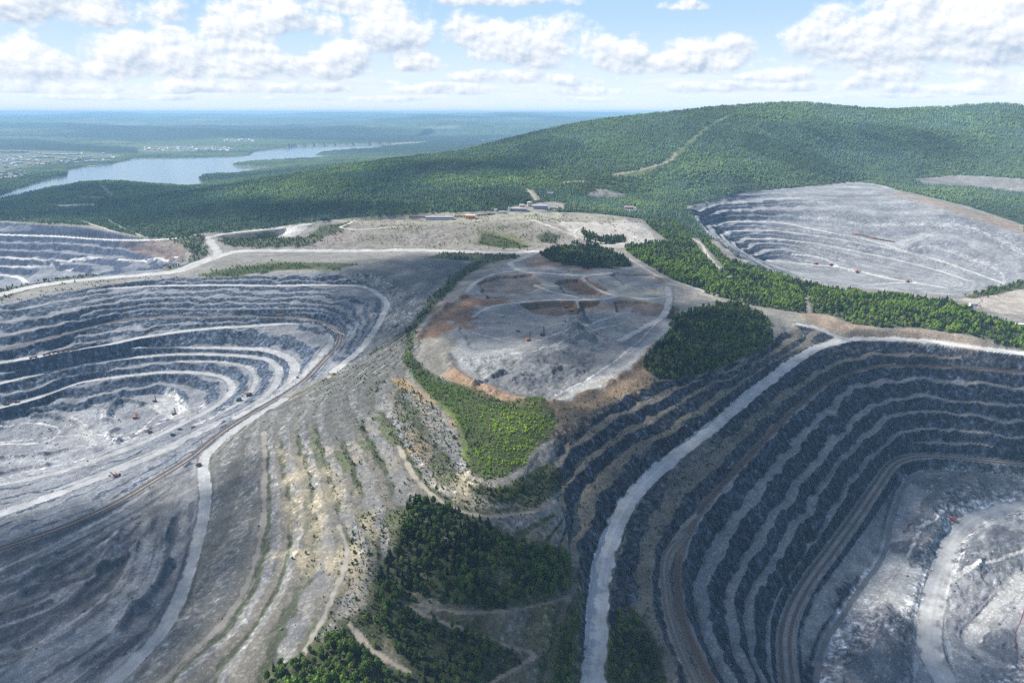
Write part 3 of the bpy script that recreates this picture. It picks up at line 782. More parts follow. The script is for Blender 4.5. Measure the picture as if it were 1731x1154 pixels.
paint([(340, 790), (440, 700), (560, 640), (600, 612), (660, 590), (600, 680), (520, 720), (440, 760), (440, 900), (390, 1010), (270, 1154), (190, 1154), (330, 960)], (.135, .135, .13), .75)
paint([(560, 650), (640, 600), (700, 560), (690, 620), (640, 680), (600, 740), (540, 760)], (.115, .115, .108), .75)
for pl in ([(668, 640), (695, 645), (720, 665), (745, 680), (740, 690), (715, 680), (690, 670)], [(720, 650), (732, 652), (745, 675), (738, 680)], [(680, 715), (705, 725), (725, 760), (720, 790), (700, 770)], [(715, 710), (730, 715), (733, 722), (718, 720)], [(760, 690), (770, 700), (778, 735), (772, 730)], [(840, 775), (870, 790), (868, 800), (850, 795)]):
    paint(pl, (.27, .19, .105), .6, 2.5, 3, .4)
for pl in ([(540, 790), (580, 800), (600, 860), (590, 920), (550, 960), (500, 1000), (520, 920), (535, 860)], [(470, 760), (520, 770), (530, 850), (500, 930), (470, 960), (480, 860)], [(560, 930), (600, 900), (630, 960), (600, 1040), (560, 1060)], [(600, 820), (640, 850), (640, 920), (620, 900)], [(600, 1040), (650, 1050), (670, 1100), (620, 1080)], [(780, 790), (840, 815), (930, 790), (950, 800), (920, 860), (840, 875), (760, 850)]):
    paint(pl, (.27, .238, .175), .4, 2.5, 4, .5)
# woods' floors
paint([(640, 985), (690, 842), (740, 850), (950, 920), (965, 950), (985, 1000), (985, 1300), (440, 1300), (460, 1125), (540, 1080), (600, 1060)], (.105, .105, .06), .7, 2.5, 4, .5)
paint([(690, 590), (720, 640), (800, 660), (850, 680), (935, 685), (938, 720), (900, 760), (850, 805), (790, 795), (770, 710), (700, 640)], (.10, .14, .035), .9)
# lower left dump ground
dumpm = blur(dump * 1.0, 3)
dc = np.zeros(Z.shape + (3,)) + (.185, .188, .195)
dc = lerp(dc, (.125, .128, .138), sstep(.1, .5, n60 + .4 * n150))
fined = np.abs(((T0 + .05 * n60 + .02 * n20) * 9.0) % 1.0 - .5) * 2
dc = lerp(dc, (.095, .10, .112), sstep(.5, .9, fined) * sstep(-.4, .4, n60 + .5 * n150) * .7)
dc = lerp(dc, (.24, .243, .25), sstep(.4, .1, fined) * sstep(-.2, .5, n150 + .4 * n20) * .6)
C = lerp(C, dc * (1 + .16 * n20 + .10 * n8)[..., None], dumpm)
paint([(-50, 1154), (60, 1095), (150, 1050), (220, 1010), (250, 950), (300, 880), (290, 960), (240, 1040), (160, 1110), (100, 1200), (-50, 1300)], (.27, .272, .28), .8, 3, 6, .5)
C = lerp(C, (.085, .092, .108), bankm * .7)
# pit floors
paint([(-80, 800), (0, 770), (90, 752), (170, 728), (230, 742), (300, 700), (340, 676), (360, 690), (300, 720), (200, 768), (100, 800), (-80, 830)], (.27, .277, .29), .7, 2, 5, .5)
paint([(100, 700), (150, 690), (200, 695), (215, 715), (170, 745), (140, 760), (110, 730)], (.26, .266, .276), .8)
paint([(290, 655), (315, 680), (318, 700), (290, 708), (255, 690), (270, 675)], (.40, .40, .39), .8, 1.5)
paint([(130, 712), (150, 722), (165, 752), (150, 755), (140, 735)], (.38, .38, .375), .9, .8)
flr = [(1920, 800), (1731, 800), (1640, 793), (1560, 795), (1530, 810), (1505, 880), (1480, 950), (1420, 1030), (1385, 1100), (1370, 1300), (1920, 1300)]
paint(flr, (.29, .295, .305), .95, 1, 3)
paint([(1480, 945), (1515, 890), (1560, 950), (1575, 1000), (1560, 1060), (1500, 1020), (1440, 1060), (1420, 1045)], (.42, .42, .405), .9, 2, 6)
paint([(1560, 950), (1640, 870), (1731, 840), (1800, 850), (1731, 890), (1650, 930), (1610, 990), (1610, 1060), (1580, 1060)], (.40, .402, .40), .85, 3, 6)
paint([(1610, 990), (1660, 970), (1731, 960), (1731, 1020), (1680, 1070), (1630, 1060)], (.42, .42, .41), .7, 3, 6, .6)
C = lerp(C, (.13, .138, .155), np.clip(sstep(.5, 2.5, rub) * (.55 + .5 * n20) * mR, 0, .85))
for pl in ([(1500, 930), (1540, 890), (1580, 880), (1590, 930), (1560, 960), (1530, 940)], [(1570, 805), (1720, 805), (1725, 835), (1640, 845), (1600, 860), (1580, 880), (1568, 840)], [(1610, 940), (1660, 900), (1731, 890), (1731, 960), (1640, 980)], [(1440, 1060), (1500, 1012), (1545, 1060), (1545, 1154), (1420, 1154)]):
    paint(pl, (.12, .128, .145), .75, 2.5, 3, .6)
# hill-top quarry
paint([(905, 432), (870, 440), (800, 485), (750, 540), (745, 600), (770, 625), (830, 655), (930, 672), (1030, 640), (1120, 575), (1180, 520), (1205, 502), (1130, 470), (1062, 436), (1000, 455)], (.235, .235, .235), 1, 1.2, 4)
paint([(1040, 430), (1080, 440), (1140, 470), (1215, 503), (1210, 515), (1150, 520), (1120, 480), (1060, 450)], (.29, .27, .235), .9)
paint([(770, 570), (850, 580), (900, 600), (960, 610), (880, 640), (800, 640), (760, 610)], (.27, .275, .275), .75, 2, 6)
paint([(940, 672), (1020, 630), (1100, 570), (1130, 540), (1135, 555), (1080, 610), (1010, 650), (950, 680)], (.34, .342, .335), .85, 1.5, 5)
paint([(820, 655), (850, 605), (900, 600), (960, 590), (1010, 600), (1000, 630), (950, 665), (900, 675)], (.105, .113, .124), .75, 2, 4, .4)
paint([(1040, 485), (1120, 484), (1130, 500), (1060, 503)], (.36, .34, .28), .7, 1.5)
C = lerp(C, (.17, .115, .078), sstep(.6, 2.5, hol) * sstep(.25, .6, SL + .1 * n8) * .9)
C = lerp(C, (.125, .132, .142), sstep(.8, 3, pile) * .85)
rust, brown = (.215, .125, .075), (.185, .125, .085)
paint([(700, 575), (735, 530), (790, 500), (830, 503), (870, 503), (810, 520), (790, 560), (770, 545), (740, 570)], rust, .85, 2)
paint([(760, 615), (800, 640), (870, 668), (940, 682), (1020, 655), (1080, 615), (1100, 585), (1130, 560), (1110, 620), (1100, 650), (1060, 665), (960, 705), (900, 690), (830, 680), (790, 660), (755, 640)], (.27, .18, .115), .9, 2)
paint([(880, 512), (960, 508), (1060, 507), (1150, 520), (1145, 545), (1110, 530), (1050, 522), (970, 522), (930, 535), (890, 525)], brown, .65, 2)
paint([(915, 430), (960, 440), (1050, 452), (980, 458), (900, 452), (880, 442)], rust, .6, 1.5)
paint([(940, 470), (990, 468), (1030, 490), (1000, 498), (960, 492)], rust, .8, 1.5)
paint([(805, 470), (900, 463), (920, 480), (890, 500), (830, 500), (810, 495)], brown, .5, 2.5)
paint([(940, 690), (1010, 655), (1090, 610), (1100, 645), (1030, 690), (960, 730), (940, 760)], (.20, .145, .10), .7, 2)
paint([(720, 575), (760, 560), (775, 620), (740, 640), (715, 610)], (.17, .16, .14), .8, 2)
# behind the main road
paint([(520, 418), (545, 390), (600, 366), (700, 362), (850, 358), (1000, 362), (1085, 372), (1115, 400), (1118, 418), (1060, 424), (1000, 412), (960, 412), (905, 424), (760, 421), (600, 421)], (.235, .218, .192), 1, .6, 2)
C = lerp(C, (.15, .14, .10), inpoly([(520, 418), (545, 390), (600, 366), (700, 362), (850, 358), (900, 380), (905, 424), (760, 421), (600, 421)], PU, PV) * sstep(0, .6, n60 + .5 * n20) * .6)
paint([(945, 376), (1060, 374), (1085, 378), (1100, 392), (1116, 412), (1080, 420), (1020, 416), (960, 392)], (.40, .38, .345), .9, 1, 3)
paint([(530, 376), (700, 366), (870, 360), (1050, 364), (1040, 371), (940, 374), (800, 378), (600, 379)], (.30, .29, .22), .7, 1.5, 2, .5)
paint([(540, 410), (580, 388), (625, 388), (600, 412)], (.26, .225, .205), .8)
paint([(456, 396), (470, 386), (522, 379), (518, 388), (495, 400)], (.42, .41, .39), .95, .5, 1)
paint([(350, 450), (420, 440), (560, 432), (740, 430), (760, 438), (640, 450), (560, 458), (400, 462)], (.20, .195, .18), .85, 1, 2, .4)
paint([(560, 458), (640, 452), (720, 430), (790, 445), (740, 490), (690, 550), (600, 618), (578, 625), (615, 590), (642, 550), (662, 515), (645, 490), (600, 478)], (.115, .122, .125), .85, 1.5, 5)  # grey-green rock, painted darker for the cloud shade on this slope
gr = (.115, .13, .05)
paint([(330, 466), (400, 450), (480, 442), (600, 445), (560, 455), (470, 458), (380, 468)], gr, .9)
paint([(800, 412), (815, 390), (870, 396), (900, 417)], gr, .7)
# right rear country
paint([(1545, 302), (1620, 296), (1731, 302), (1800, 310), (1731, 325), (1640, 316), (1560, 312)], (.20, .195, .19), .9)
paint([(1575, 318), (1605, 314), (1600, 326), (1580, 328)], (.22, .21, .20), .7)
paint([(990, 330), (1010, 318), (1030, 322), (1065, 330), (1050, 335), (1010, 335)], (.24, .22, .20), .9, .4)
paint([(1618, 505), (1680, 494), (1731, 490), (1900, 480), (1900, 530), (1731, 532), (1690, 530), (1640, 512)], (.36, .325, .28), .95)
paint([(1480, 320), (1540, 338), (1600, 355), (1731, 398), (1731, 380), (1600, 345), (1540, 328)], (.30, .22, .16), .6, 1.5)
paint([(1340, 526), (1400, 533), (1440, 548), (1500, 556), (1560, 558), (1640, 570), (1690, 585), (1640, 590), (1560, 572), (1440, 570), (1380, 552)], (.26, .20, .15), .85, 1.5)
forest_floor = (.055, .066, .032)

# ------------------------------------------------------------------ woods: polygon, trees per 100 m2, height, kind mix (0 conifer .. 1 birch), tint
WOODS = [
    ('knoll', [(690, 842), (740, 850), (800, 875), (850, 900), (900, 925), (950, 925), (966, 950), (962, 985), (930, 1012), (860, 1026), (800, 1027), (740, 1015), (700, 998), (650, 1000), (638, 975), (662, 930), (684, 890)], 4.6, (7, 12), .5, 0),
    ('strip', [(640, 985), (690, 1005), (715, 1040), (800, 1075), (870, 1098), (885, 1120), (830, 1152), (800, 1200), (700, 1200), (680, 1120), (650, 1060), (636, 1020)], 5.0, (5, 10), .7, 0),
    ('corner', [(500, 1125), (540, 1083), (575, 1070), (605, 1090), (640, 1112), (690, 1142), (720, 1200), (430, 1200), (465, 1130), (490, 1115)], 5.5, (5, 10), .9, 1),
    ('scrub', [(560, 1050), (600, 1040), (650, 1000), (660, 1060), (640, 1100), (600, 1080)], 1.6, (3, 6), 1, 1),
    ('roadside', [(1040, 1040), (1070, 1030), (1100, 1060), (1120, 1110), (1135, 1200), (1020, 1200), (1030, 1090)], 3.6, (5, 9), .7, 0),
    ('roadside', [(965, 1010), (985, 1000), (982, 1060), (970, 1200), (930, 1200), (945, 1080)], 3.6, (5, 9), .7, 0),
    ('spur', [(684, 586), (715, 620), (745, 640), (800, 655), (850, 678), (915, 668), (937, 690), (938, 722), (930, 745), (900, 758), (885, 788), (850, 806), (820, 812), (797, 797), (790, 755), (770, 700), (735, 675), (700, 640), (680, 610)], 10.0, (2, 4.2), .95, 2),
    ('ring', [(795, 822), (850, 826), (900, 795), (935, 780), (950, 800), (947, 830), (905, 856), (840, 850), (795, 832)], 4.5, (3, 7), .6, 0),
    ('edge', [(755, 425), (870, 427), (880, 434), (830, 444), (785, 466), (735, 518), (702, 558), (698, 588), (684, 598), (682, 585), (692, 552), (724, 508), (768, 464), (797, 442), (720, 436)], 1.7, (4, 9), .4, 0),
    ('mid', [(915, 432), (935, 418), (980, 413), (1020, 419), (1050, 432), (1068, 448), (1040, 455), (980, 451), (935, 443)], 3.2, (10, 14), .3, 0),
    ('mid', [(985, 402), (990, 391), (1010, 399), (1056, 400), (1058, 409), (1020, 413), (990, 410)], 3.0, (10, 14), .2, 0),
    ('dark', [(1140, 540), (1180, 522), (1230, 510), (1268, 520), (1292, 535), (1307, 560), (1297, 588), (1250, 607), (1200, 628), (1150, 640), (1112, 641), (1088, 622), (1100, 590), (1130, 570)], 3.2, (9, 13), .45, 0),
    ('belt', [(1058, 424), (1060, 414), (1130, 408), (1100, 385), (1090, 372), (1130, 370), (1160, 385), (1192, 402), (1230, 430), (1270, 449), (1330, 470), (1400, 487), (1480, 497), (1540, 502), (1600, 510), (1660, 530), (1731, 558), (1850, 590), (1850, 625), (1731, 592), (1690, 582), (1640, 566), (1560, 555), (1500, 554), (1440, 547), (1400, 532), (1340, 527), (1310, 522), (1262, 514), (1210, 500), (1150, 480), (1110, 457), (1075, 436)], 3.2, (8, 13), .6, 1),
    ('belt', [(1628, 502), (1680, 486), (1731, 474), (1850, 450), (1850, 475), (1731, 488), (1690, 496), (1645, 505)], 1.8, (7, 11), .6, 0),
    ('left', [(-100, 520), (0, 489), (60, 478), (110, 470), (170, 464), (165, 470), (60, 487), (-100, 540)], 1.2, (5, 9), .5, 0),
    ('left', [(365, 407), (420, 395), (455, 390), (470, 402), (500, 402), (522, 400), (520, 416), (440, 419), (390, 416)], 1.8, (6, 10), .7, 0),
    ('left', [(210, 408), (250, 402), (345, 398), (352, 404), (340, 418), (330, 430), (318, 425), (300, 408), (250, 404)], 1.6, (7, 11), .5, 0),
    ('left', [(322, 430), (352, 412), (350, 432), (330, 448), (290, 458), (270, 456), (318, 445)], 1.2, (5, 9), .6, 0),
    ('left', [(335, 466), (400, 452), (480, 444), (560, 444), (606, 447), (570, 454), (470, 457), (390, 467)], 1.8, (5, 8), .8, 1),
    ('dumpside', [(806, 412), (818, 394), (850, 400), (895, 418), (850, 420)], 1.5, (5, 9), .7, 1),
    ('dumpside', [(905, 400), (925, 392), (948, 398), (935, 412), (915, 410)], 1.5, (5, 9), .7, 0),
    ('dumpside', [(560, 414), (640, 398), (690, 395), (660, 412)], .25, (4, 7), .8, 1),
    ('dumpside', [(520, 400), (545, 382), (600, 374), (585, 386), (550, 400), (525, 416)], 1.4, (6, 9), .7, 1),
]
# clearings where no tree may stand
CLEAR = [[(1165, 400), (1178, 400), (1200, 425), (1220, 448), (1228, 460), (1215, 458), (1190, 432)],
         [(1196, 385), (1210, 400), (1245, 425), (1290, 450), (1285, 455), (1230, 440), (1200, 410)],
         [(1362, 500), (1368, 500), (1370, 530), (1362, 530)]]
wood = np.zeros(Z.shape)
for w in WOODS:
    m = inpoly(w[1], PU, PV) & (GY < 3300)
    wood = np.maximum(wood, m * min(1, w[2] / 1.5))
for c in CLEAR:
    wood = wood * ~inpoly(c, PU, PV)
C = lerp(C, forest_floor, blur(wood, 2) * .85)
# big forest beyond the workings
hill = (GY > 1900) & ~mQ & ~mP & ~wet
hill &= ~inpoly([(-500, 372), (0, 373), (150, 381), (210, 396), (300, 404), (330, 395), (380, 392), (450, 386), (520, 376), (600, 368), (720, 360), (870, 356), (1000, 360), (1085, 370), (1120, 400), (1120, 425), (900, 430), (300, 470), (-500, 520)], PU, PV)
CLR = [[(1085, 298), (1035, 299), (1075, 289), (1110, 279), (1135, 263), (1160, 241), (1190, 216), (1225, 197), (1238, 193), (1203, 212), (1168, 243), (1143, 265), (1110, 283)],
       [(1545, 302), (1620, 296), (1731, 302), (1850, 310), (1731, 326), (1640, 317), (1560, 312)], [(990, 331), (1010, 318), (1030, 322), (1068, 330), (1050, 336), (1010, 336)], [(862, 350), (930, 340), (960, 345), (950, 356), (862, 358)],
       [(885, 322), (900, 320), (915, 338), (905, 340)], [(948, 306), (992, 305), (990, 309), (950, 309)], [(90, 346), (160, 344), (160, 350), (100, 351)], [(130, 331), (192, 332), (170, 337), (140, 336)], [(165, 312), (176, 314), (195, 330), (186, 332)],
       [(1055, 350), (1075, 348), (1080, 357), (1055, 358)], [(130, 372), (200, 392), (240, 400), (215, 402), (160, 384)], [(1500, 318), (1560, 330), (1640, 350), (1731, 380), (1731, 395), (1600, 352), (1540, 337)]]
for c in CLR:
    hill &= ~inpoly(c, PU + 2 * n20, PV + n20)
town = inpoly([(-200, 300), (0, 292), (40, 284), (75, 275), (130, 270), (200, 266), (212, 262), (130, 257), (40, 255), (-200, 258)], PU, PV)
village = inpoly([(228, 256), (245, 250), (300, 247), (380, 249), (395, 253), (330, 256), (260, 258)], PU, PV) | inpoly([(375, 237), (385, 234), (430, 237), (430, 240), (390, 240)], PU, PV)
hill &= ~town & ~village
canopy = np.zeros(Z.shape + (3,)) + (.060, .098, .045)
canopy = lerp(canopy, (.085, .125, .045), np.clip(sstep(-.1, .6, n150 + .5 * fbm(GX, GY, 700, 3, 171)), 0, 1) * .8)
canopy = lerp(canopy, (.028, .05, .03), np.clip(sstep(.1, .6, fbm(GX, GY, 300, 3, 181)), 0, 1) * .7)
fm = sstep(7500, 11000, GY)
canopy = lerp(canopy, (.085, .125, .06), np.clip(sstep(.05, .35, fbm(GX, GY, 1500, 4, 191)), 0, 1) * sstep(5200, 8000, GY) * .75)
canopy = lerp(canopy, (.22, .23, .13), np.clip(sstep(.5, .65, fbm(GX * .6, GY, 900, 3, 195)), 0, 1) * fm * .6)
canopy = lerp(canopy, (.018, .036, .03), np.clip(sstep(-.1, .3, fbm(GX * .4, GY, 2600, 3, 201)), 0, 1) * sstep(6500, 9000, GY) * .9)
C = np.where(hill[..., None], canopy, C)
for c in CLR[:1]:
    paint(c, (.11, .145, .055), .9, .3, 1)
paint(CLR[3], (.30, .28, .24), .6, .3, 1)
paint([(70, 345), (160, 345), (160, 350), (100, 352)], (.40, .38, .33), .9, .3, 1)
C = np.where(town[..., None], lerp(canopy, (.19, .20, .16), np.full(Z.shape, .6)), C)
paint([(-100, 234), (60, 236), (130, 245), (230, 250), (235, 260), (130, 257), (40, 253), (-100, 254)], (.018, .036, .03), .85, 0, 1)
C = np.where(village[..., None], lerp(canopy, (.22, .22, .19), np.full(Z.shape, .6)), C)
# shore strip
C = lerp(C, ROADC, ROADM)
C = np.clip(C * (1 + .14 * n20 + .12 * n8 + .10 * n3 + .08 * n60)[..., None], .01, .8)
# canopy relief of the wood where single trees can no longer be told apart
CAN = hill & (GY > 4600)
hcan = np.where(CAN, 7 + 6 * fbm(GX, GY, 40, 3, 211) + 5 * n150, 0) * sstep(4600, 5200, GY)
Z = Z + hcan * sstep(30000, 15000, GY)


# ------------------------------------------------------------------ mesh objects
def new_obj(name, me, parent=None, kind=None, label=None, cat=None, group=None, mat=None):
    o = bpy.data.objects.new(name, me)
    COL.objects.link(o)
    if parent is not None:
        o.parent = parent
    if kind:
        o['kind'] = kind
    if label:
        o['label'] = label
    if cat:
        o['category'] = cat
    if group:
        o['group'] = group
    if mat is not None and me is not None:
        me.materials.append(mat)
    return o


def np_mesh(name, V, F, col=None, smooth=False, cname='Col', extra=None):
    """V (n,3); F (m,k) with constant k"""
    me = bpy.data.meshes.new(name)
    V = np.ascontiguousarray(V, np.float32)
    F = np.ascontiguousarray(F, np.int32)
    k = F.shape[1]
    me.vertices.add(len(V))
    me.vertices.foreach_set('co', V.ravel())
    me.loops.add(F.size)
    me.loops.foreach_set('vertex_index', F.ravel())
    me.polygons.add(len(F))
    me.polygons.foreach_set('loop_start', np.arange(0, F.size, k, dtype=np.int32))
    me.polygons.foreach_set('use_smooth', np.full(len(F), smooth, bool))
    if col is not None:
        a = me.attributes.new(cname, 'FLOAT_COLOR', 'POINT')
        c4 = np.ones((len(V), 4), np.float32)
        c4[:, :3] = col
        a.data.foreach_set('color', c4.ravel())
    for k_, v_ in (extra or {}).items():
        a = me.attributes.new(k_, 'FLOAT', 'POINT')
        a.data.foreach_set('value', np.ascontiguousarray(v_, np.float32))
    me.update()
    me.validate()
    return me
# ------------------------------------------------------------------ materials
def nt(name):
    m = bpy.data.materials.new(name)
    m.use_nodes = True
    t = m.node_tree
    return m, t, t.nodes['Principled BSDF']


def N(t, typ, **kw):
    n = t.nodes.new(typ)
    for k, v in kw.items():
        if k.startswith('i_'):
            k = k[2:]
            n.inputs[int(k) if k.isdigit() else k.replace('_', ' ')].default_value = v
        else:
            setattr(n, k, v)
    return n


def mathn(t, op, a, b=None, c=None, clamp=False):
    n = t.nodes.new('ShaderNodeMath')
    n.operation = op
    n.use_clamp = clamp
    for i, v in enumerate((a, b, c)):
        if v is None:
            continue
        if isinstance(v, (int, float)):
            n.inputs[i].default_value = v
        else:
            t.links.new(v, n.inputs[i])
    return n.outputs[0]


def terrain_mat(name='ground', rough=1.0):
    m, t, b = nt(name)
    col = N(t, 'ShaderNodeAttribute', attribute_name='Col')
    geo = N(t, 'ShaderNodeNewGeometry')
    P = geo.outputs['Position']

    def noise(scale, detail, mul=None):
        n = N(t, 'ShaderNodeTexNoise', i_Scale=scale, i_Detail=detail, i_Roughness=.62)
        if mul is not None:
            mp = N(t, 'ShaderNodeVectorMath', operation='MULTIPLY')
            t.links.new(P, mp.inputs[0])
            mp.inputs[1].default_value = mul
            t.links.new(mp.outputs[0], n.inputs['Vector'])
        else:
            t.links.new(P, n.inputs['Vector'])
        return n.outputs['Fac']
    a = noise(.45, 5)
    c = noise(.07, 4)
    s = noise(.22, 3, (1, 1, .12))
    v = N(t, 'ShaderNodeTexVoronoi', i_Scale=.5, feature='F1')
    t.links.new(P, v.inputs['Vector'])
    # blocks of lighter stone: random brightness per cell
    vb = N(t, 'ShaderNodeSeparateColor')
    t.links.new(v.outputs['Color'], vb.inputs[0])
    blk = mathn(t, 'MULTIPLY_ADD', mathn(t, 'POWER', vb.outputs[0], 6.0), .55, .92)
    f = mathn(t, 'MULTIPLY_ADD', a, .7 * rough, 1 - .35 * rough)
    f = mathn(t, 'MULTIPLY', f, mathn(t, 'MULTIPLY_ADD', c, .6 * rough, 1 - .3 * rough))
    if rough > .5:
        fa = N(t, 'ShaderNodeAttribute', attribute_name='Face')
        s2 = noise(.12, 5, (1, 1, .22))
        iso = noise(.16, 6)
        k = mathn(t, 'MULTIPLY_ADD', mathn(t, 'POWER', iso, 4.0), 12.0, .35)
        k = mathn(t, 'MULTIPLY', k, mathn(t, 'MULTIPLY_ADD', mathn(t, 'POWER', s, 3.0), 3.2, .62))
        k = mathn(t, 'MULTIPLY', k, mathn(t, 'MULTIPLY_ADD', mathn(t, 'POWER', s2, 2.0), 3.2, .2))
        mk = N(t, 'ShaderNodeMix', data_type='FLOAT')
        t.links.new(fa.outputs['Fac'], mk.inputs[0])
        mk.inputs[2].default_value = 1.0
        t.links.new(k, mk.inputs[3])
        f = mathn(t, 'MULTIPLY', f, mk.outputs[0])
        f = mathn(t, 'MULTIPLY', f, blk)
    vm = N(t, 'ShaderNodeVectorMath', operation='SCALE')
    t.links.new(col.outputs['Color'], vm.inputs[0])
    t.links.new(f, vm.inputs['Scale'])
    t.links.new(vm.outputs[0], b.inputs['Base Color'])
    b.inputs['Roughness'].default_value = .95
    b.inputs['Specular IOR Level'].default_value = .1
    bm = N(t, 'ShaderNodeBump', i_Strength=.5 * rough, i_Distance=1.0)
    h = mathn(t, 'ADD', mathn(t, 'MULTIPLY', a, 2.2), mathn(t, 'MULTIPLY', s, 1.6))
    t.links.new(h, bm.inputs['Height'])
    t.links.new(bm.outputs[0], b.inputs['Normal'])
    return m


M_GROUND = terrain_mat()
M_ROAD = terrain_mat('gravel_road', .35)
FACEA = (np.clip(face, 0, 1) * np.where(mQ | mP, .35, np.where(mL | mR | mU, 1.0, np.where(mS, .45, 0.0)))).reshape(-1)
V = np.stack([GX, GY, Z], -1).reshape(-1, 3)
idx = np.arange(NR * NC).reshape(NR, NC)
QD = np.stack([idx[:-1, :-1], idx[:-1, 1:], idx[1:, 1:], idx[1:, :-1]], -1).reshape(-1, 4)
QC = CLS[:-1, :-1].reshape(-1)
Cf = C.reshape(-1, 3)
for k, nm in enumerate(CLSN):
    q = QD[QC == k]
    if not len(q):
        continue
    used = np.unique(q)
    remap = np.zeros(NR * NC, np.int32)
    remap[used] = np.arange(len(used))
    me = np_mesh(nm, V[used], remap[q], Cf[used], True, extra={'Face': FACEA[used]})
    new_obj(nm, me, kind='structure', mat=M_GROUND if k == 0 else M_ROAD)

# ------------------------------------------------------------------ water


def water_mat():
    m, t, b = nt('lake_water')
    b.inputs['Base Color'].default_value = (.10, .16, .20, 1)
    b.inputs['Roughness'].default_value = .12
    b.inputs['IOR'].default_value = 1.33
    geo = N(t, 'ShaderNodeNewGeometry')
    n = N(t, 'ShaderNodeTexNoise', i_Scale=.05, i_Detail=3)
    t.links.new(geo.outputs['Position'], n.inputs['Vector'])
    bm = N(t, 'ShaderNodeBump', i_Strength=.25, i_Distance=2.0)
    t.links.new(n.outputs['Fac'], bm.inputs['Height'])
    t.links.new(bm.outputs[0], b.inputs['Normal'])
    return m


M_WATER = water_mat()


def water(name, poly, z):
    me = bpy.data.meshes.new(name)
    c = sum(p[0] for p in poly) / len(poly), sum(p[1] for p in poly) / len(poly)
    me.from_pydata([(c[0] + (p[0] - c[0]) * 1.002, c[1] + (p[1] - c[1]) * 1.002, z) for p in poly], [], [list(range(len(poly)))])
    me.update()
    return new_obj(name, me, kind='structure', mat=M_WATER)


water('lake', [tuple(a) for a in LAKEW], LAKE_Z)
water('lake', [tuple(a) for a in pxy], -92)
# ------------------------------------------------------------------ trees
def foliage_mat(name):
    m, t, b = nt(name)
    col = N(t, 'ShaderNodeAttribute', attribute_name='Col')
    geo = N(t, 'ShaderNodeNewGeometry')
    n = N(t, 'ShaderNodeTexNoise', i_Scale=.9, i_Detail=3)
    t.links.new(geo.outputs['Position'], n.inputs['Vector'])
    oi = N(t, 'ShaderNodeObjectInfo')
    f = mathn(t, 'MULTIPLY_ADD', n.outputs['Fac'], .8, .65)
    f = mathn(t, 'MULTIPLY', f, mathn(t, 'MULTIPLY_ADD', oi.outputs['Random'], .5, .75))
    vm = N(t, 'ShaderNodeVectorMath', operation='SCALE')
    t.links.new(col.outputs['Color'], vm.inputs[0])
    t.links.new(f, vm.inputs['Scale'])
    t.links.new(vm.outputs[0], b.inputs['Base Color'])
    b.inputs['Roughness'].default_value = .8
    b.inputs['Specular IOR Level'].default_value = .15
    tr = N(t, 'ShaderNodeBsdfTranslucent')
    t.links.new(vm.outputs[0], tr.inputs['Color'])
    mx = N(t, 'ShaderNodeMixShader')
    mx.inputs[0].default_value = .4
    t.links.new(b.outputs[0], mx.inputs[1])
    t.links.new(tr.outputs[0], mx.inputs[2])
    t.links.new(mx.outputs[0], t.nodes['Material Output'].inputs['Surface'])
    return m


M_LEAF = foliage_mat('foliage')
M_BARK, _t, _b = nt('bark')
_b.inputs['Base Color'].default_value = (.10, .085, .07, 1)
_b.inputs['Roughness'].default_value = .9
M_BIRCH, _t, _b = nt('birch_bark')
_b.inputs['Base Color'].default_value = (.38, .37, .34, 1)
_b.inputs['Roughness'].default_value = .8


def cone_tree(layers, sides, seed, star=.35):
    """unit spruce: height 1, tiers of jagged cones"""
    r = np.random.default_rng(seed)
    V, F, S = [], [], []
    for k in range(layers):
        z0 = .10 + .80 * k / layers
        top = min(1.0, z0 + 1.25 / layers + .12)
        if k == layers - 1:
            top = 1.0
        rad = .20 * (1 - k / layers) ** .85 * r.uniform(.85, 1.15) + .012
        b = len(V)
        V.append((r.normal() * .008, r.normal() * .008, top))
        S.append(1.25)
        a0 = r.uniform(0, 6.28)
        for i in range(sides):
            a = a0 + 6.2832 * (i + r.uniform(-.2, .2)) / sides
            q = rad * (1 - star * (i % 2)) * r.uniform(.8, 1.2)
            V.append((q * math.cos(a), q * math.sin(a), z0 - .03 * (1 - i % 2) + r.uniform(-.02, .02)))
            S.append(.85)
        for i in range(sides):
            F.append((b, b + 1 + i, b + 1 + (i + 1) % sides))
    return np.array(V), np.array(F), np.array(S)


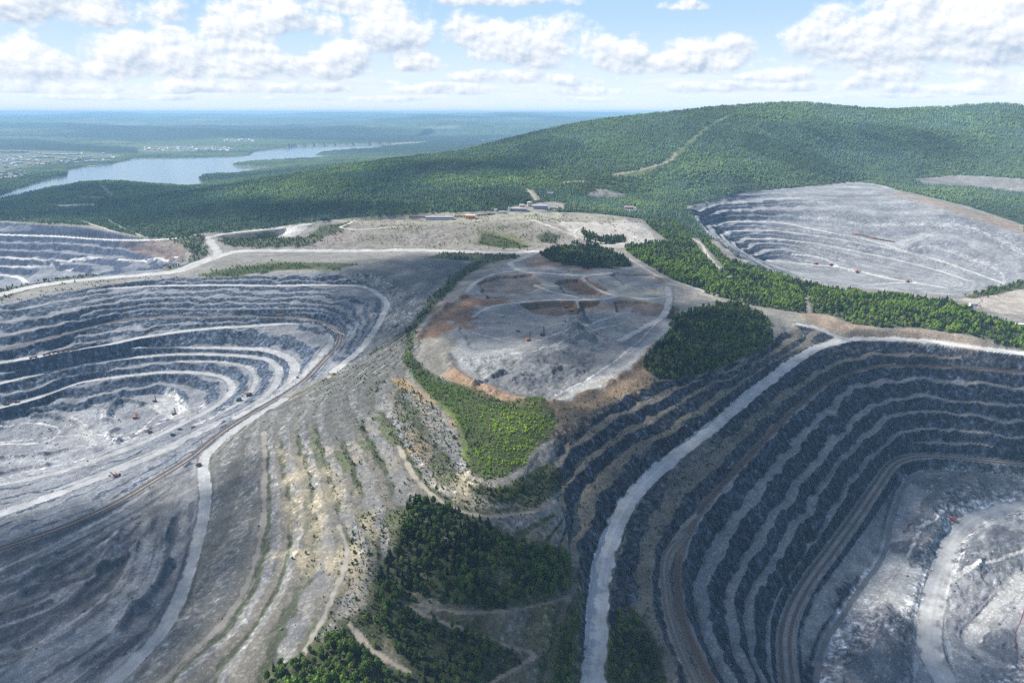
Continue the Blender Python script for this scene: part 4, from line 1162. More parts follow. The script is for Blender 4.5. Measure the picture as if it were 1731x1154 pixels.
def clump_tree(n, seed, leaf=.10, core=True, w=.30, base=.14):
    """unit broadleaf crown: n leaf clumps through an uneven ellipsoid (some gaps), height 1"""
    r = np.random.default_rng(seed)
    V, F, S = [], [], []
    lob = [(r.normal() * .10, r.normal() * .10, r.uniform(.35, .85), r.uniform(.13, .22)) for _ in range(6)] + [(0, 0, .5, w * .75), (0, 0, .75, w * .5)]
    for i in range(n):
        lx, ly, lz, lr = lob[r.integers(len(lob))]
        d = r.normal(size=3)
        d /= np.linalg.norm(d)
        c = np.array((lx, ly, lz)) + d * lr * r.uniform(.75, 1.05) * (1, 1, 1.25)
        c[2] = max(c[2], base)
        u = np.cross(d, r.normal(size=3))
        u /= np.linalg.norm(u) + 1e-6
        v = np.cross(d, u)
        s = leaf * r.uniform(.7, 1.4)
        tilt = d * r.uniform(-.4, .4) * s
        b = len(V)
        V += [c + u * s + tilt, c - u * s * .6 + v * s * .8, c - u * s * .6 - v * s * .8 - tilt]
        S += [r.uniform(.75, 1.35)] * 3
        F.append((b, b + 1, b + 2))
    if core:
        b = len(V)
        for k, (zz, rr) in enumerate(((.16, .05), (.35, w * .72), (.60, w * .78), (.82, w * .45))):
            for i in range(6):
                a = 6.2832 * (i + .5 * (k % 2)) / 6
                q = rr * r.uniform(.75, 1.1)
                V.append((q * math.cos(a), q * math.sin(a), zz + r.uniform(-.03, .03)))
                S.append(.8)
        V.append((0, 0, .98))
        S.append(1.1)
        for k in range(3):
            for i in range(6):
                p0, p1 = b + k * 6 + i, b + k * 6 + (i + 1) % 6
                F += [(p0, p1, p1 + 6), (p0, p1 + 6, p0 + 6)]
        for i in range(6):
            F.append((b + 18 + i, b + 18 + (i + 1) % 6, b + 24))
    return np.array(V, float), np.array(F), np.array(S)


TPL = {('c', 0): [cone_tree(3, 5, s) for s in range(3)], ('c', 1): [cone_tree(6, 8, 10 + s) for s in range(4)],
       ('b', 0): [clump_tree(10, 20 + s, .14, True) for s in range(3)], ('b', 1): [clump_tree(75, 30 + s, .085, True) for s in range(4)],
       ('f', 0): [cone_tree(2, 5, 50 + s, .2) for s in range(3)]}


def sample_cells(mask, density):
    """random points, density per m2, on masked grid cells"""
    cell = (us[1] - us[0]) * GY * np.gradient(ys)[:, None]
    ex = np.where(mask, cell * density, 0)
    n = rng.poisson(ex)
    r, c = np.nonzero(n)
    k = n[r, c]
    r, c = np.repeat(r, k), np.repeat(c, k)
    fr = np.clip(r + rng.uniform(-.5, .5, len(r)), 0, NR - 1.01)
    fc = np.clip(c + rng.uniform(-.5, .5, len(r)), 0, NC - 1.01)
    y = np.interp(fr, np.arange(NR), ys)
    x = (fc / (NC - 1) * 2.6 - 1.3) * y
    return x, y, zat(x, y)


CONIF = np.array([(.032, .056, .030), (.044, .072, .033), (.027, .047, .032)])
BIRCH = np.array([(.095, .150, .035), (.075, .125, .033), (.120, .165, .040)])
BRIGHT = np.array([(.19, .31, .045), (.15, .27, .04), (.23, .32, .05)])
T_x, T_y, T_z, T_h, T_k, T_col, T_zone = [], [], [], [], [], [], []


def add_trees(x, y, z, h, kind, col, zone):
    T_x.append(x); T_y.append(y); T_z.append(z); T_h.append(h); T_k.append(kind); T_col.append(col)
    T_zone.append(np.full(len(x), zone))


ZONES = []
clearm = np.zeros(Z.shape, bool)
for c in CLEAR:
    clearm |= inpoly(c, PU, PV)
clearm |= ROADM > .3
for name, poly, den, (h0, h1), mixb, tint in WOODS:
    if name not in ZONES:
        ZONES.append(name)
    m = inpoly(poly, PU + 6 * n20, PV + 4 * n20) & (GY < 3300) & ~clearm & (SL < 1.6) & (rub < .5)
    gap = 1 - .75 * sstep(.25, .6, n60 + .5 * n20) * (den < 2.5)
    x, y, z = sample_cells(m, den / 100 * gap)
    n = len(x)
    patch = vnoise(x / 35, y / 35, 301)
    isb = rng.random(n) < np.clip(mixb + (patch - .5) * 1.1, 0, 1)
    h = (h0 + (h1 - h0) * 1.25 * rng.random(n) ** 1.3 - .15 * h0) * (.75 + .5 * vnoise(x / 18, y / 18, 303)) * np.where(isb, .85, 1.0)
    pick = rng.integers(0, 3, n)
    col = np.where(isb[:, None], (BRIGHT if tint == 2 else BIRCH)[pick], CONIF[pick])
    if tint == 1:
        col = np.where(isb[:, None], (.5 * BIRCH + .5 * BRIGHT)[pick], col)
    if name == 'spur':
        pu_, pv_ = w2pix(x, y, z)
        sunlit = np.clip(sstep(760, 890, pu_ + 40 * (patch - .5)) * sstep(665, 735, pv_) * .9 + .25 * (patch - .3), 0, 1)[:, None]  # sunlit and shaded parts of the thicket painted into the leaf colour
        col = col * (.62, .70, .8) * (1 - sunlit) + col * np.array((2.1, 1.8, 1.2)) * sunlit
    add_trees(x, y, z, h, np.where(isb, 1, 0), col * rng.uniform(.7, 1.3, (n, 1)), ZONES.index(name))
# scattered shrubs on the overgrown benches of the spoil slope and the benches by the haul road
ZONES.append('benches')
dens = np.where(blur(mS * 1.0, 2) > .5, 0.004 + .03 * sstep(-.42, -.30, uu_) * sstep(-.08, -.2, uu_) * sstep(-.3, .4, n20 + n60), 0) * (ROADM < .2) * sstep(470, 600, PU)
dens = np.maximum(dens, .035 * inpoly([(680, 640), (740, 690), (800, 800), (900, 860), (850, 880), (740, 850), (700, 800), (650, 720)], JX, JY) * (ROADM < .2))
dens = np.maximum(dens, np.where(mU & (SL < .45) & (PV > 640), .012, 0) * (ROADM < .2))
dens = np.maximum(dens, .03 * inpoly([(600, 870), (690, 860), (660, 960), (640, 1100), (540, 1100), (560, 1000)], JX, JY) * (ROADM < .2))
x, y, z = sample_cells((dens > 0) & (GY < 1500), dens * 4)
n = len(x)
pick = rng.integers(0, 3, n)
add_trees(x, y, z, rng.uniform(.9, 3.0, n) * (.7 + .9 * (rng.random(n) > .9)), np.ones(n, int), BIRCH[pick] * rng.uniform(.6, 1.15, (n, 1)), ZONES.index('benches'))
# bushes round the rear yards and road sides
ZONES.append('yards')
d2 = np.where(inpoly([(520, 418), (545, 390), (600, 370), (860, 360), (1085, 372), (1118, 415), (905, 424), (600, 421)], PU, PV), .0012 + .012 * sstep(.35, .6, n60 + .4 * n20), 0) * (ROADM < .2)
d2 = np.maximum(d2, .006 * inpoly([(-50, 560), (0, 508), (180, 470), (330, 468), (190, 484), (0, 520)], PU, PV) * (ROADM < .2))
x, y, z = sample_cells(d2 > 0, d2)
n = len(x)
add_trees(x, y, z, rng.uniform(1.5, 5, n), np.ones(n, int), BIRCH[rng.integers(0, 3, n)], ZONES.index('yards'))
# the big forest
ZONES.append('forest')
vis = (PU > -70) & (PU < 1800)
sp_ = np.interp(GY, [1900, 2600, 3600, 5400], [5.6, 6.0, 6.8, 12])
hm = hill & (GY < 5400) & vis & (ROADM < .3)
x, y, z = sample_cells(hm, (1.0 / sp_ ** 2) * (.55 + .75 * sstep(-.3, .5, n60 + .6 * n150)))
n = len(x)
pa = vnoise(x / 240, y / 240, 311) + .6 * vnoise(x / 60, y / 60, 313)
isb = rng.random(n) < np.clip((pa - .55) * 1.3, .05, .95)
pick = rng.integers(0, 3, n)
hh = rng.uniform(6, 12, n) * (.7 + .6 * vnoise(x / 30, y / 30, 315)) * np.interp(y, [2000, 5400], [1, 1.25])
add_trees(x, y, z, hh, np.where(isb, 1, 0), np.where(isb[:, None], BIRCH[pick] * (2.0, 1.85, 3.2), CONIF[pick] * (4.3, 3.8, 5.2)) * rng.uniform(.85, 1.15, (n, 1)) * (.62 + .8 * vnoise(x / 330, y / 330, 321))[:, None], ZONES.index('forest'))

T_x, T_y, T_z, T_h, T_k, T_zone = [np.concatenate(a) for a in (T_x, T_y, T_z, T_h, T_k, T_zone)]
T_col = np.vstack(T_col)
T_pu, T_pv = w2pix(T_x, T_y, T_z)
T_d = np.sqrt(T_x ** 2 + T_y ** 2 + (T_z - HC) ** 2)
print('trees', len(T_x))
inview = (T_pu > -150) & (T_pu < 1880) & (T_pv < 1300)
single = np.zeros(len(T_x), bool)
app = T_h / T_d
okv = (T_pu > 5) & (T_pu < 1726) & (T_pv < 1150) & (T_h > 2.5)
for k in (0, 1):
    ii = np.nonzero(okv & (T_k == k))[0]
    ii = ii[np.argsort(-app[ii])][:300]
    single[ii] = True


def forest_mesh(name, sel, kind='stuff', lod_d=1750.0):
    Vs, Fs, Cs = [], [], []
    off = 0
    for k, key in ((0, 'c'), (1, 'b')):
        for lod in (0, 1):
            s = sel & (T_k == k) & ((T_d < lod_d) if lod else (T_d >= lod_d))
            ii = np.nonzero(s)[0]
            if not len(ii):
                continue
            tp = TPL[(key, lod)]
            which = rng.integers(0, len(tp), len(ii))
            for q, (tv, tf, tsh) in enumerate(tp):
                jj = ii[which == q]
                if not len(jj):
                    continue
                a = rng.uniform(0, 6.28, len(jj))
                wd = rng.uniform(.8, 1.3, len(jj)) * T_h[jj] * (1.0 if k == 0 else 1.05)
                ca, sa = np.cos(a)[:, None], np.sin(a)[:, None]
                X = (tv[None, :, 0] * ca - tv[None, :, 1] * sa) * wd[:, None] + T_x[jj][:, None]
                Y = (tv[None, :, 0] * sa + tv[None, :, 1] * ca) * wd[:, None] + T_y[jj][:, None]
                Zz = tv[None, :, 2] * T_h[jj][:, None] + T_z[jj][:, None] - .2
                nv = len(tv)
                Vs.append(np.stack([X, Y, Zz], -1).reshape(-1, 3))
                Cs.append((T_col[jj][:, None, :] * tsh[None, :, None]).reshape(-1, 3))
                Fs.append((tf[None] + (off + nv * np.arange(len(jj)))[:, None, None]).reshape(-1, 3))
                off += nv * len(jj)
    if not Vs:
        return
    me = np_mesh(name, np.vstack(Vs), np.vstack(Fs), np.vstack(Cs), False)
    return new_obj(name, me, kind=kind, mat=M_LEAF)


zid = ZONES.index
near_z = np.isin(T_zone, [zid(z) for z in ZONES if z not in ('forest', 'benches', 'yards')])
o = forest_mesh('woodland', near_z & ~single & inview)
o['label'] = 'dense mixed woodland of conifers and birches on the ridges around the workings'
o = forest_mesh('forest', (T_zone == zid('forest')) & ~single & inview, lod_d=0)
o['label'] = 'vast green forest covering the hill beyond the open pits'
o = forest_mesh('shrubs', np.isin(T_zone, [zid('benches'), zid('yards')]) & ~single & inview)
o['label'] = 'scattered low green shrubs on the overgrown spoil benches'


# ---- the nearest trees one by one: trunk and crown
def trunk_np(limbs, seed, r0=.022):
    r = np.random.default_rng(seed)
    V, F = [], []

    def tube(p, rad):
        b = len(V)
        for (c, q) in zip(p, rad):
            for i in range(6):
                a = 6.2832 * i / 6
                V.append((c[0] + q * math.cos(a), c[1] + q * math.sin(a), c[2]))
        for k in range(len(p) - 1):
            for i in range(6):
                F.append((b + k * 6 + i, b + k * 6 + (i + 1) % 6, b + k * 6 + 6 + (i + 1) % 6, b + k * 6 + 6 + i))
    bend = r.normal(size=(5, 2)) * .012
    zz = [-.02, .2, .45, .7, .95]
    P = [(bend[i][0], bend[i][1], zz[i]) for i in range(5)]
    tube(P, [r0, r0 * .85, r0 * .6, r0 * .35, r0 * .1])
    for _ in range(limbs):
        z0 = r.uniform(.25, .7)
        a = r.uniform(0, 6.28)
        l = .20 * (1.05 - z0)
        tube([(0, 0, z0), (l * .5 * math.cos(a), l * .5 * math.sin(a), z0 + .06), (l * math.cos(a), l * math.sin(a), z0 + .14)], [r0 * .35, r0 * .25, r0 * .08])
    return np.array(V), np.array(F)


def single_meshes(kind):
    out = []
    for s in range(5):
        if kind == 0:
            tv, tf, ts = cone_tree(11, 12, 400 + s, .45)
            base = CONIF[s % 3]
        else:
            tv, tf, ts = clump_tree(260, 500 + s, .055, True)
            base = BIRCH[s % 3] * (1.0, 1.05, .95)
        tv = tv * ((1, 1, 1) if kind == 0 else (1.05, 1.05, 1))
        crown = np_mesh('crown', tv, tf, base[None] * ts[:, None])
        crown.materials.append(M_LEAF)
        v, f = trunk_np(7 if kind else 4, 600 + s)
        trunk = np_mesh('trunk', v, f)
        trunk.materials.append(M_BIRCH if kind else M_BARK)
        out.append((crown, trunk))
    return out


ZLAB = {'knoll': 'in the dark wood by the lookout platform', 'strip': 'beside the dirt paths below the dark wood', 'corner': 'in the sunny thicket below the spoil slope',
        'scrub': 'on the pale bank above the sunny thicket', 'roadside': 'on the shaded verge of the haul road', 'spur': 'in the bright green thicket below the quarry', 'ring': 'on the ledge around the bright green thicket',
        'benches': 'on the overgrown spoil benches', 'edge': 'in the belt above the big left pit', 'mid': 'in the small wood above the quarry', 'dark': 'in the dark wood right of the quarry', 'belt': 'in the wood before the rear pit',
        'left': 'by the rear road', 'dumpside': 'on the rear spoil dump', 'yards': 'near the rear yards', 'forest': 'in the far forest'}
for kind in (0, 1):
    SM = single_meshes(kind)
    nm, cat = ('conifer_tree', 'conifer') if kind == 0 else ('birch_tree', 'birch')
    for j, i in enumerate(np.nonzero(single & (T_k == kind))[0]):
        zn = ZONES[T_zone[i]]
        h = float(T_h[i])
        e = bpy.data.objects.new(nm, None)
        COL.objects.link(e)
        e.location = (float(T_x[i]), float(T_y[i]), float(T_z[i]) - .15)
        e.rotation_euler = (0, 0, random.uniform(0, 6.28))
        s = h * random.uniform(.9, 1.2)
        e.scale = (s, s, h)
        size = 'tall' if h > 8 else ('small' if h < 4.5 else 'middling')
        tone = 'dark green conifer with pointed crown' if kind == 0 else 'leafy round birch'
        e['label'] = '%s %s %s' % (size, tone, ZLAB[zn])
        e['category'] = cat
        e['group'] = '%ss %s' % (cat if cat != 'birch' else 'birche', ZLAB[zn])
        crown, trunk = SM[j % 5]
        for n_, me_ in (('crown', crown), ('trunk', trunk)):
            o = bpy.data.objects.new(n_, me_)
            COL.objects.link(o)
            o.parent = e
# ------------------------------------------------------------------ boulders and rubble (uncountable)
def rubble_mesh():
    ico_v = []
    g = (1 + 5 ** .5) / 2
    for a in (-1, 1):
        for b in (-g, g):
            ico_v += [(0, a, b), (a, b, 0), (b, 0, a)]
    ico_v = np.array(ico_v) / math.hypot(1, g)
    fs = []
    for i in range(12):
        for j in range(i + 1, 12):
            for k in range(j + 1, 12):
                d = [np.linalg.norm(ico_v[p] - ico_v[q]) for p, q in ((i, j), (j, k), (i, k))]
                if max(d) < 1.1:
                    n = np.cross(ico_v[j] - ico_v[i], ico_v[k] - ico_v[i])
                    fs.append((i, j, k) if n @ ico_v[i] > 0 else (i, k, j))
    fs = np.array(fs)
    den = np.where(rub > .5, .020, 0) * sstep(-.3, .5, n20)
    den = np.maximum(den, np.where((face > .5) & (GY < 1500) & mU | (face > .5) & (GY < 1000) & mR, .006, 0))
    den = np.maximum(den, .012 * inpoly([(740, 600), (800, 650), (930, 690), (1060, 640), (1100, 600), (1120, 640), (1000, 700), (900, 700), (790, 665)], PU, PV))
    den = np.maximum(den, np.where(bankm > .4, .015, 0))
    redge = (ROADM > .01) & (ROADM < .45) & (GY < 1300)
    den = np.maximum(den, np.where(redge, .03, 0))
    den = np.maximum(den, np.where(mR & (face < .3) & (GY < 1000) & (ROADM < .05), .0035 * sstep(.1, .5, n20), 0))
    den = np.maximum(den, np.where(mS, .003 * sstep(0, .5, n20), 0))
    for pl in ([(1020, 545), (1045, 543), (1050, 550), (1030, 552)], [(975, 565), (1010, 573), (1020, 580), (990, 578)], [(838, 530), (852, 530), (852, 537), (838, 537)], [(805, 540), (865, 543), (865, 548), (805, 545)], [(985, 545), (1005, 543), (1015, 560), (1000, 558)]):
        den = np.maximum(den, .045 * inpoly(pl, PU, PV))
    x, y, z = sample_cells((den > 0) & (ROADM < .46) & (PU > -50) & (PU < 1790) & (PV < 1250), den)
    n = len(x)
    s = np.exp(rng.normal(-.35, .5, n)) * .75
    s = np.clip(s, .25, 2.6) * np.interp(y, [600, 1500], [1, 1.35])
    sc = s[:, None] * rng.uniform(.6, 1.25, (n, 3))
    jit = rng.uniform(.75, 1.2, (n, 12, 1))
    V = ico_v[None] * jit * sc[:, None, :] + np.stack([x, y, z + .1 * s], -1)[:, None, :]
    F = fs[None] + 12 * np.arange(n)[:, None, None]
    br = (.10 + .26 * rng.random(n) ** 2)[:, None] * np.array((1, 1.02, 1.06))
    me = np_mesh('rubble', V.reshape(-1, 3), F.reshape(-1, 3), np.repeat(br, 12, 0), False)
    m, t, b = nt('boulder')
    c = N(t, 'ShaderNodeAttribute', attribute_name='Col')
    t.links.new(c.outputs['Color'], b.inputs['Base Color'])
    b.inputs['Roughness'].default_value = .95
    o = new_obj('rubble', me, kind='stuff', mat=m, label='loose grey boulders strewn over blasted rock heaps and bench faces')
    print('boulders', n)


rubble_mesh()

# ------------------------------------------------------------------ small-part builder
MATS = {}


def flat(name, col, rough=.6, metal=0.0, dirt=.35):
    if name in MATS:
        return MATS[name]
    m, t, b = nt(name)
    tc_ = N(t, 'ShaderNodeTexCoord')
    n = N(t, 'ShaderNodeTexNoise', i_Scale=1.3, i_Detail=4)
    t.links.new(tc_.outputs['Object'], n.inputs['Vector'])
    mx = N(t, 'ShaderNodeMix', data_type='RGBA')
    mx.inputs[6].default_value = (*col, 1)
    mx.inputs[7].default_value = (*[c * .6 + .4 * d for c, d in zip(col, (.2, .19, .18))], 1)
    t.links.new(mathn(t, 'MULTIPLY', n.outputs['Fac'], dirt * 2, clamp=True), mx.inputs[0])
    t.links.new(mx.outputs[2], b.inputs['Base Color'])
    b.inputs['Roughness'].default_value = rough
    b.inputs['Metallic'].default_value = metal
    MATS[name] = m
    return m


class MB:
    def __init__(s):
        s.v, s.f = [], []

    def box(s, lo, hi, taper=1.0):
        b = len(s.v)
        cx, cy = (lo[0] + hi[0]) / 2, (lo[1] + hi[1]) / 2
        for z, k in ((lo[2], 1.0), (hi[2], taper)):
            for x, y in ((lo[0], lo[1]), (hi[0], lo[1]), (hi[0], hi[1]), (lo[0], hi[1])):
                s.v.append((cx + (x - cx) * k, cy + (y - cy) * k, z))
        s.f += [(b, b + 3, b + 2, b + 1), (b + 4, b + 5, b + 6, b + 7)] + [(b + i, b + (i + 1) % 4, b + 4 + (i + 1) % 4, b + 4 + i) for i in range(4)]
        return s

    def bar(s, p, q, w, h=None):
        p, q = Vector(p), Vector(q)
        d = (q - p).normalized()
        u = d.cross(Vector((0, 0, 1)))
        if u.length < .01:
            u = Vector((1, 0, 0))
        u.normalize()
        n = u.cross(d)
        h = h or w
        b = len(s.v)
        for c in (p, q):
            for a, e in ((-1, -1), (1, -1), (1, 1), (-1, 1)):
                s.v.append(tuple(c + u * a * w / 2 + n * e * h / 2))
        s.f += [(b + 3, b + 2, b + 1, b), (b + 4, b + 5, b + 6, b + 7)] + [(b + i, b + (i + 1) % 4, b + 4 + (i + 1) % 4, b + 4 + i) for i in range(4)]
        return s

    def cyl(s, p, q, r, n=10, r2=None):
        p, q = Vector(p), Vector(q)
        d = (q - p).normalized()
        u = d.orthogonal().normalized()
        w_ = d.cross(u)
        b = len(s.v)
        for c, rr in ((p, r), (q, r if r2 is None else r2)):
            for i in range(n):
                a = 6.2832 * i / n
                s.v.append(tuple(c + (u * math.cos(a) + w_ * math.sin(a)) * rr))
        s.f.append(tuple(b + n - 1 - i for i in range(n)))
        s.f.append(tuple(b + n + i for i in range(n)))
        s.f += [(b + i, b + (i + 1) % n, b + n + (i + 1) % n, b + n + i) for i in range(n)]
        return s

    def prism(s, prof, x0, x1):
        """profile in (y,z) extruded along x"""
        b = len(s.v)
        n = len(prof)
        for x in (x0, x1):
            s.v += [(x, p[0], p[1]) for p in prof]
        s.f.append(tuple(b + n - 1 - i for i in range(n)))
        s.f.append(tuple(b + n + i for i in range(n)))
        s.f += [(b + i, b + (i + 1) % n, b + n + (i + 1) % n, b + n + i) for i in range(n)]
        return s

    def build(s, name, mat, parent=None, **kw):
        me = bpy.data.meshes.new(name)
        me.from_pydata(s.v, [], s.f)
        me.update()
        return new_obj(name, me, parent, mat=mat, **kw)


def empty(name, label, cat, px=None, loc=None, rz=0.0, group=None, dz=0.0):
    e = bpy.data.objects.new(name, None)
    COL.objects.link(e)
    if px is not None:
        loc = trace(px[0], px[1])
    e.location = (float(loc[0]), float(loc[1]), float(loc[2]) + dz)
    e.rotation_euler = (0, 0, rz)
    e['label'] = label
    e['category'] = cat
    if group:
        e['group'] = group
    return e


def copy_tree(o, parent=None):
    c = o.copy()
    COL.objects.link(c)
    c.parent = parent
    for ch in o.children:
        copy_tree(ch, c)
    return c


STEEL = flat('dark_steel', (.05, .05, .055), .6)
RUBBER = flat('black_rubber', (.02, .02, .02), .8)
GLASS = flat('dark_glass', (.02, .03, .04), .15, 0, .1)
ORANGE = flat('orange_paint', (.55, .17, .04), .55)
BROWN = flat('rusty_paint', (.26, .10, .05), .7)
RED = flat('red_paint', (.55, .05, .04), .5)
WHITE = flat('white_paint', (.75, .75, .74), .5, 0, .2)
GREYP = flat('grey_paint', (.33, .33, .35), .6)
DARKP = flat('dark_paint', (.07, .075, .08), .6)
YELLOW = flat('yellow_paint', (.55, .33, .07), .55)
TEAL = flat('teal_paint', (.06, .16, .17), .6)


def shovel(label, px, rz, mat, s=1.0, up=.5):
    """mining rope shovel"""
    s *= .88
    e = empty('excavator', label, 'excavator', px, rz=rz)
    e.scale = (s, s, s)
    for y in (-2.6, 2.6):
        MB().prism([(y - .8, .3), (y + .8, .3), (y + .8, 1.6), (y - .8, 1.6)], -3.6, 3.6).cyl((-3.6, y - .8, .95), (-3.6, y + .8, .95), .75).cyl((3.6, y - .8, .95), (3.6, y + .8, .95), .75).build('crawler_track', STEEL, e)
    MB().cyl((0, 0, 1.6), (0, 0, 2.3), 2.0, 16).build('turntable', STEEL, e)
    MB().box((-6.2, -3, 2.3), (2.0, 3, 6.2)).box((-6.0, -2.6, 6.2), (.6, 2.6, 6.7), .9).build('machinery_house', mat, e)
    MB().box((-6.9, -2.8, 2.4), (-6.2, 2.8, 4.6)).build('counterweight', STEEL, e)
    c = MB().box((2.0, 1.0, 3.2), (3.9, 3.0, 6.9)).build('cab', mat, e)
    MB().box((3.9, 1.15, 5.0), (3.94, 2.85, 6.5)).box((2.3, 3.0, 5.0), (3.7, 3.04, 6.5)).build('cab_window', GLASS, c)
    MB().bar((2, -.9, 2.9), (9.5, -.5, 9.4), .5, .9).bar((2, .5, 2.9), (9.5, .3, 9.4), .5, .9).bar((9.5, -.7, 9.4), (9.5, .5, 9.4), 1.0).build('boom', mat, e)
    MB().bar((-1.5, -1, 6.5), (1.2, -.3, 10.2), .25).bar((-1.5, 1, 6.5), (1.2, .3, 10.2), .25).bar((1.2, 0, 10.2), (9.4, 0, 9.5), .12).bar((2, -.6, 6), (1.2, 0, 10.2), .22).build('gantry', STEEL, e)
    MB().bar((3.6, -.1, 6.0 + up), (10.6, -.1, 3.0 + up), .7, .8).build('dipper_arm', mat, e)
    MB().box((10.2, -1.2, 1.2 + up), (12.6, 1.0, 3.6 + up), .85).bar((12.7, -1, 1.1 + up), (13.2, -1, .9 + up), .3).bar((12.7, .8, 1.1 + up), (13.2, .8, .9 + up), .3).build('bucket', STEEL, e)
    return e


def drill(label, px, rz, mat, s=1.0, lean=0.0):
    """blast-hole drill rig with a tall lattice mast"""
    e = empty('drill_rig', label, 'drill rig', px, rz=rz)
    e.scale = (s, s, s)
    for y in (-1.9, 1.9):
        MB().box((-2.8, y - .5, .1), (2.8, y + .5, 1.2), .9).cyl((-2.8, y - .5, .65), (-2.8, y + .5, .65), .55).cyl((2.8, y - .5, .65), (2.8, y + .5, .65), .55).build('crawler_track', STEEL, e)
    MB().box((-4.6, -2.3, 1.2), (4.6, 2.3, 1.7)).build('deck', mat, e)
    MB().box((-4.4, -2.0, 1.7), (1.6, 2.0, 4.3)).box((-4.0, -1.5, 4.3), (.8, 1.5, 4.6)).build('machinery_house', mat, e)
    c = MB().box((2.6, .7, 1.7), (4.5, 2.2, 4.0)).build('cab', WHITE if mat is not WHITE else mat, e)
    MB().box((4.5, .85, 2.6), (4.54, 2.05, 3.8)).build('cab_window', GLASS, c)
    m = MB()
    dx = lean * 14
    P = [(2.4, -.7), (3.8, -.7), (3.8, .6), (2.4, .6)]
    for x, y in P:
        m.bar((x, y, 1.7), (x - dx, y, 16.5), .22)
    for k in range(8):
        z0, z1 = 1.9 + 1.8 * k, 3.7 + 1.8 * k
        o0, o1 = dx * (z0 - 1.7) / 14.8, dx * (z1 - 1.7) / 14.8
        for a in range(4):
            x0, y0 = P[a]
            x1, y1 = P[(a + 1) % 4]
            m.bar((x0 - o0, y0, z0), (x1 - o1, y1, z1), .12)
            m.bar((x0 - o1, y0, z1), (x1 - o1, y1, z1), .12)
    m.build('mast', DARKP, e)
    MB().cyl((3.1, -.05, .3), (3.1 - dx * .97, -.05, 16), .3, 8).build('drill_rod', STEEL, e)
    return e


def truck(label, px, rz, mat, s=1.0, name='dump_truck', cat='truck'):
    s *= .85
    e = empty(name, label, cat, px, rz=rz)
    e.scale = (s, s, s)
    MB().box((-3.6, -1.3, 1.1), (4.0, 1.3, 1.8)).build('chassis', STEEL, e)
    MB().prism([(-1.9, 2.0), (1.9, 2.0), (2.2, 4.0), (2.0, 4.0), (1.7, 2.4), (-1.7, 2.4), (-2.0, 4.0), (-2.2, 4.0)], -4.2, 2.2).box((2.2, -2.1, 3.6), (4.4, 2.1, 3.9)).build('dump_body', mat, e)
    c = MB().box((2.4, .1, 1.8), (4.3, 1.9, 3.5)).build('cab', mat, e)
    MB().box((4.3, .25, 2.6), (4.34, 1.75, 3.4)).build('windscreen', GLASS, c)
    MB().box((2.4, -1.9, 1.8), (4.3, -.1, 2.8)).build('bonnet', mat, e)
    for x in (-2.4, 3.0):
        for y in (-1.9, 1.3):
            MB().cyl((x, y, 1.0), (x, y + .6, 1.0), 1.0, 14).cyl((x, y - .03, 1.0), (x, y + .63, 1.0), .45, 10).build('wheel', RUBBER, e)
    return e


def van(label, px, rz, mat, s=1.0):
    e = empty('crew_bus', label, 'bus', px, rz=rz)
    e.scale = (s, s, s)
    MB().prism([(-1.2, .6), (1.2, .6), (1.2, 2.6), (1.05, 2.9), (-1.05, 2.9), (-1.2, 2.6)], -4, 2.6).box((2.6, -1.15, .6), (3.8, 1.15, 1.7), .95).build('body', mat, e)
    MB().box((-3.6, -1.22, 1.6), (2.2, 1.22, 2.4)).box((2.6, -1.0, 1.75), (2.65, 1.0, 2.6)).build('window_band', GLASS, e)
    for x in (-2.6, 2.6):
        for y in (-1.2, .85):
            MB().cyl((x, y, .5), (x, y + .35, .5), .5, 12).build('wheel', RUBBER, e)
    return e


shovel('orange rope shovel digging at the floor of the big left pit', (229, 707), R(100), ORANGE, .95)
drill('black drill rig on the pale ledge behind the orange rope shovel', (262, 679), R(10), DARKP, .8, .12)
drill('black drill rig at the foot of the white dusty ramp in the left pit', (295, 701), R(10), DARKP, .85, .12)
shovel('rusty brown rope shovel on the ramp at the right end of the left pit', (420, 669), R(215), BROWN, 1.0)
truck('teal dump truck waiting beside the rusty brown rope shovel', (404, 677), R(215), TEAL, 1.3)
shovel('rusty brown rope shovel reaching left on the striped ramps above the railway', (197, 806), R(180), BROWN, .85)
truck('brown dump truck alone on the pale dusty road below the left pit drill rigs', (253, 731), R(40), BROWN, 1.0)
truck('blue-grey dump truck, upper one of two on the striped ramps', (304, 726), R(40), GREYP, .9)
truck('blue-grey dump truck, lower one of two on the striped ramps', (291, 735), R(40), GREYP, .9)
truck('dark dump truck parked by the fork of the pale dump road', (336, 787), R(70), BROWN, .9)
truck('dark dump truck on the wide bright road at the far left of the pit', (10, 684), R(15), DARKP, 1.1)
truck('brown dump truck on the bright road at left, ahead of the dark one', (28, 680), R(15), BROWN, 1.1)
shovel('yellow brown rope shovel loading below the brown bank of the quarry', (964, 526), R(185), YELLOW, .8)
truck('orange dump truck standing under the brown bank of the quarry', (956, 520), R(10), ORANGE, 1.0)
shovel('dark brown rope shovel in the upper rusty hollow of the quarry', (941, 480), R(20), BROWN, .8)
truck('grey dump truck next to the dark brown rope shovel in the rusty hollow', (951, 479), R(0), GREYP, .9)
drill('orange based drill rig with upright mast on the grey quarry floor', (893, 576), R(30), ORANGE, .95)
drill('dark drill rig with slightly leaning mast beside the quarry spoil heap', (917, 567), R(10), DARKP, .95, .10)
truck('dark green service truck on the quarry floor left of the two drill rigs', (876, 561), R(150), flat('olive_paint', (.09, .11, .07), .7), .8)
van('white crew bus parked on the pale shelf at the left of the quarry', (848, 535), R(10), WHITE, .9)
van('white crew bus standing nose to tail behind the first in the quarry', (841, 533), R(170), WHITE, .6)
shovel('bright red rope shovel at the blasted heap on the right pit floor', (1610, 879), R(140), RED, .62)
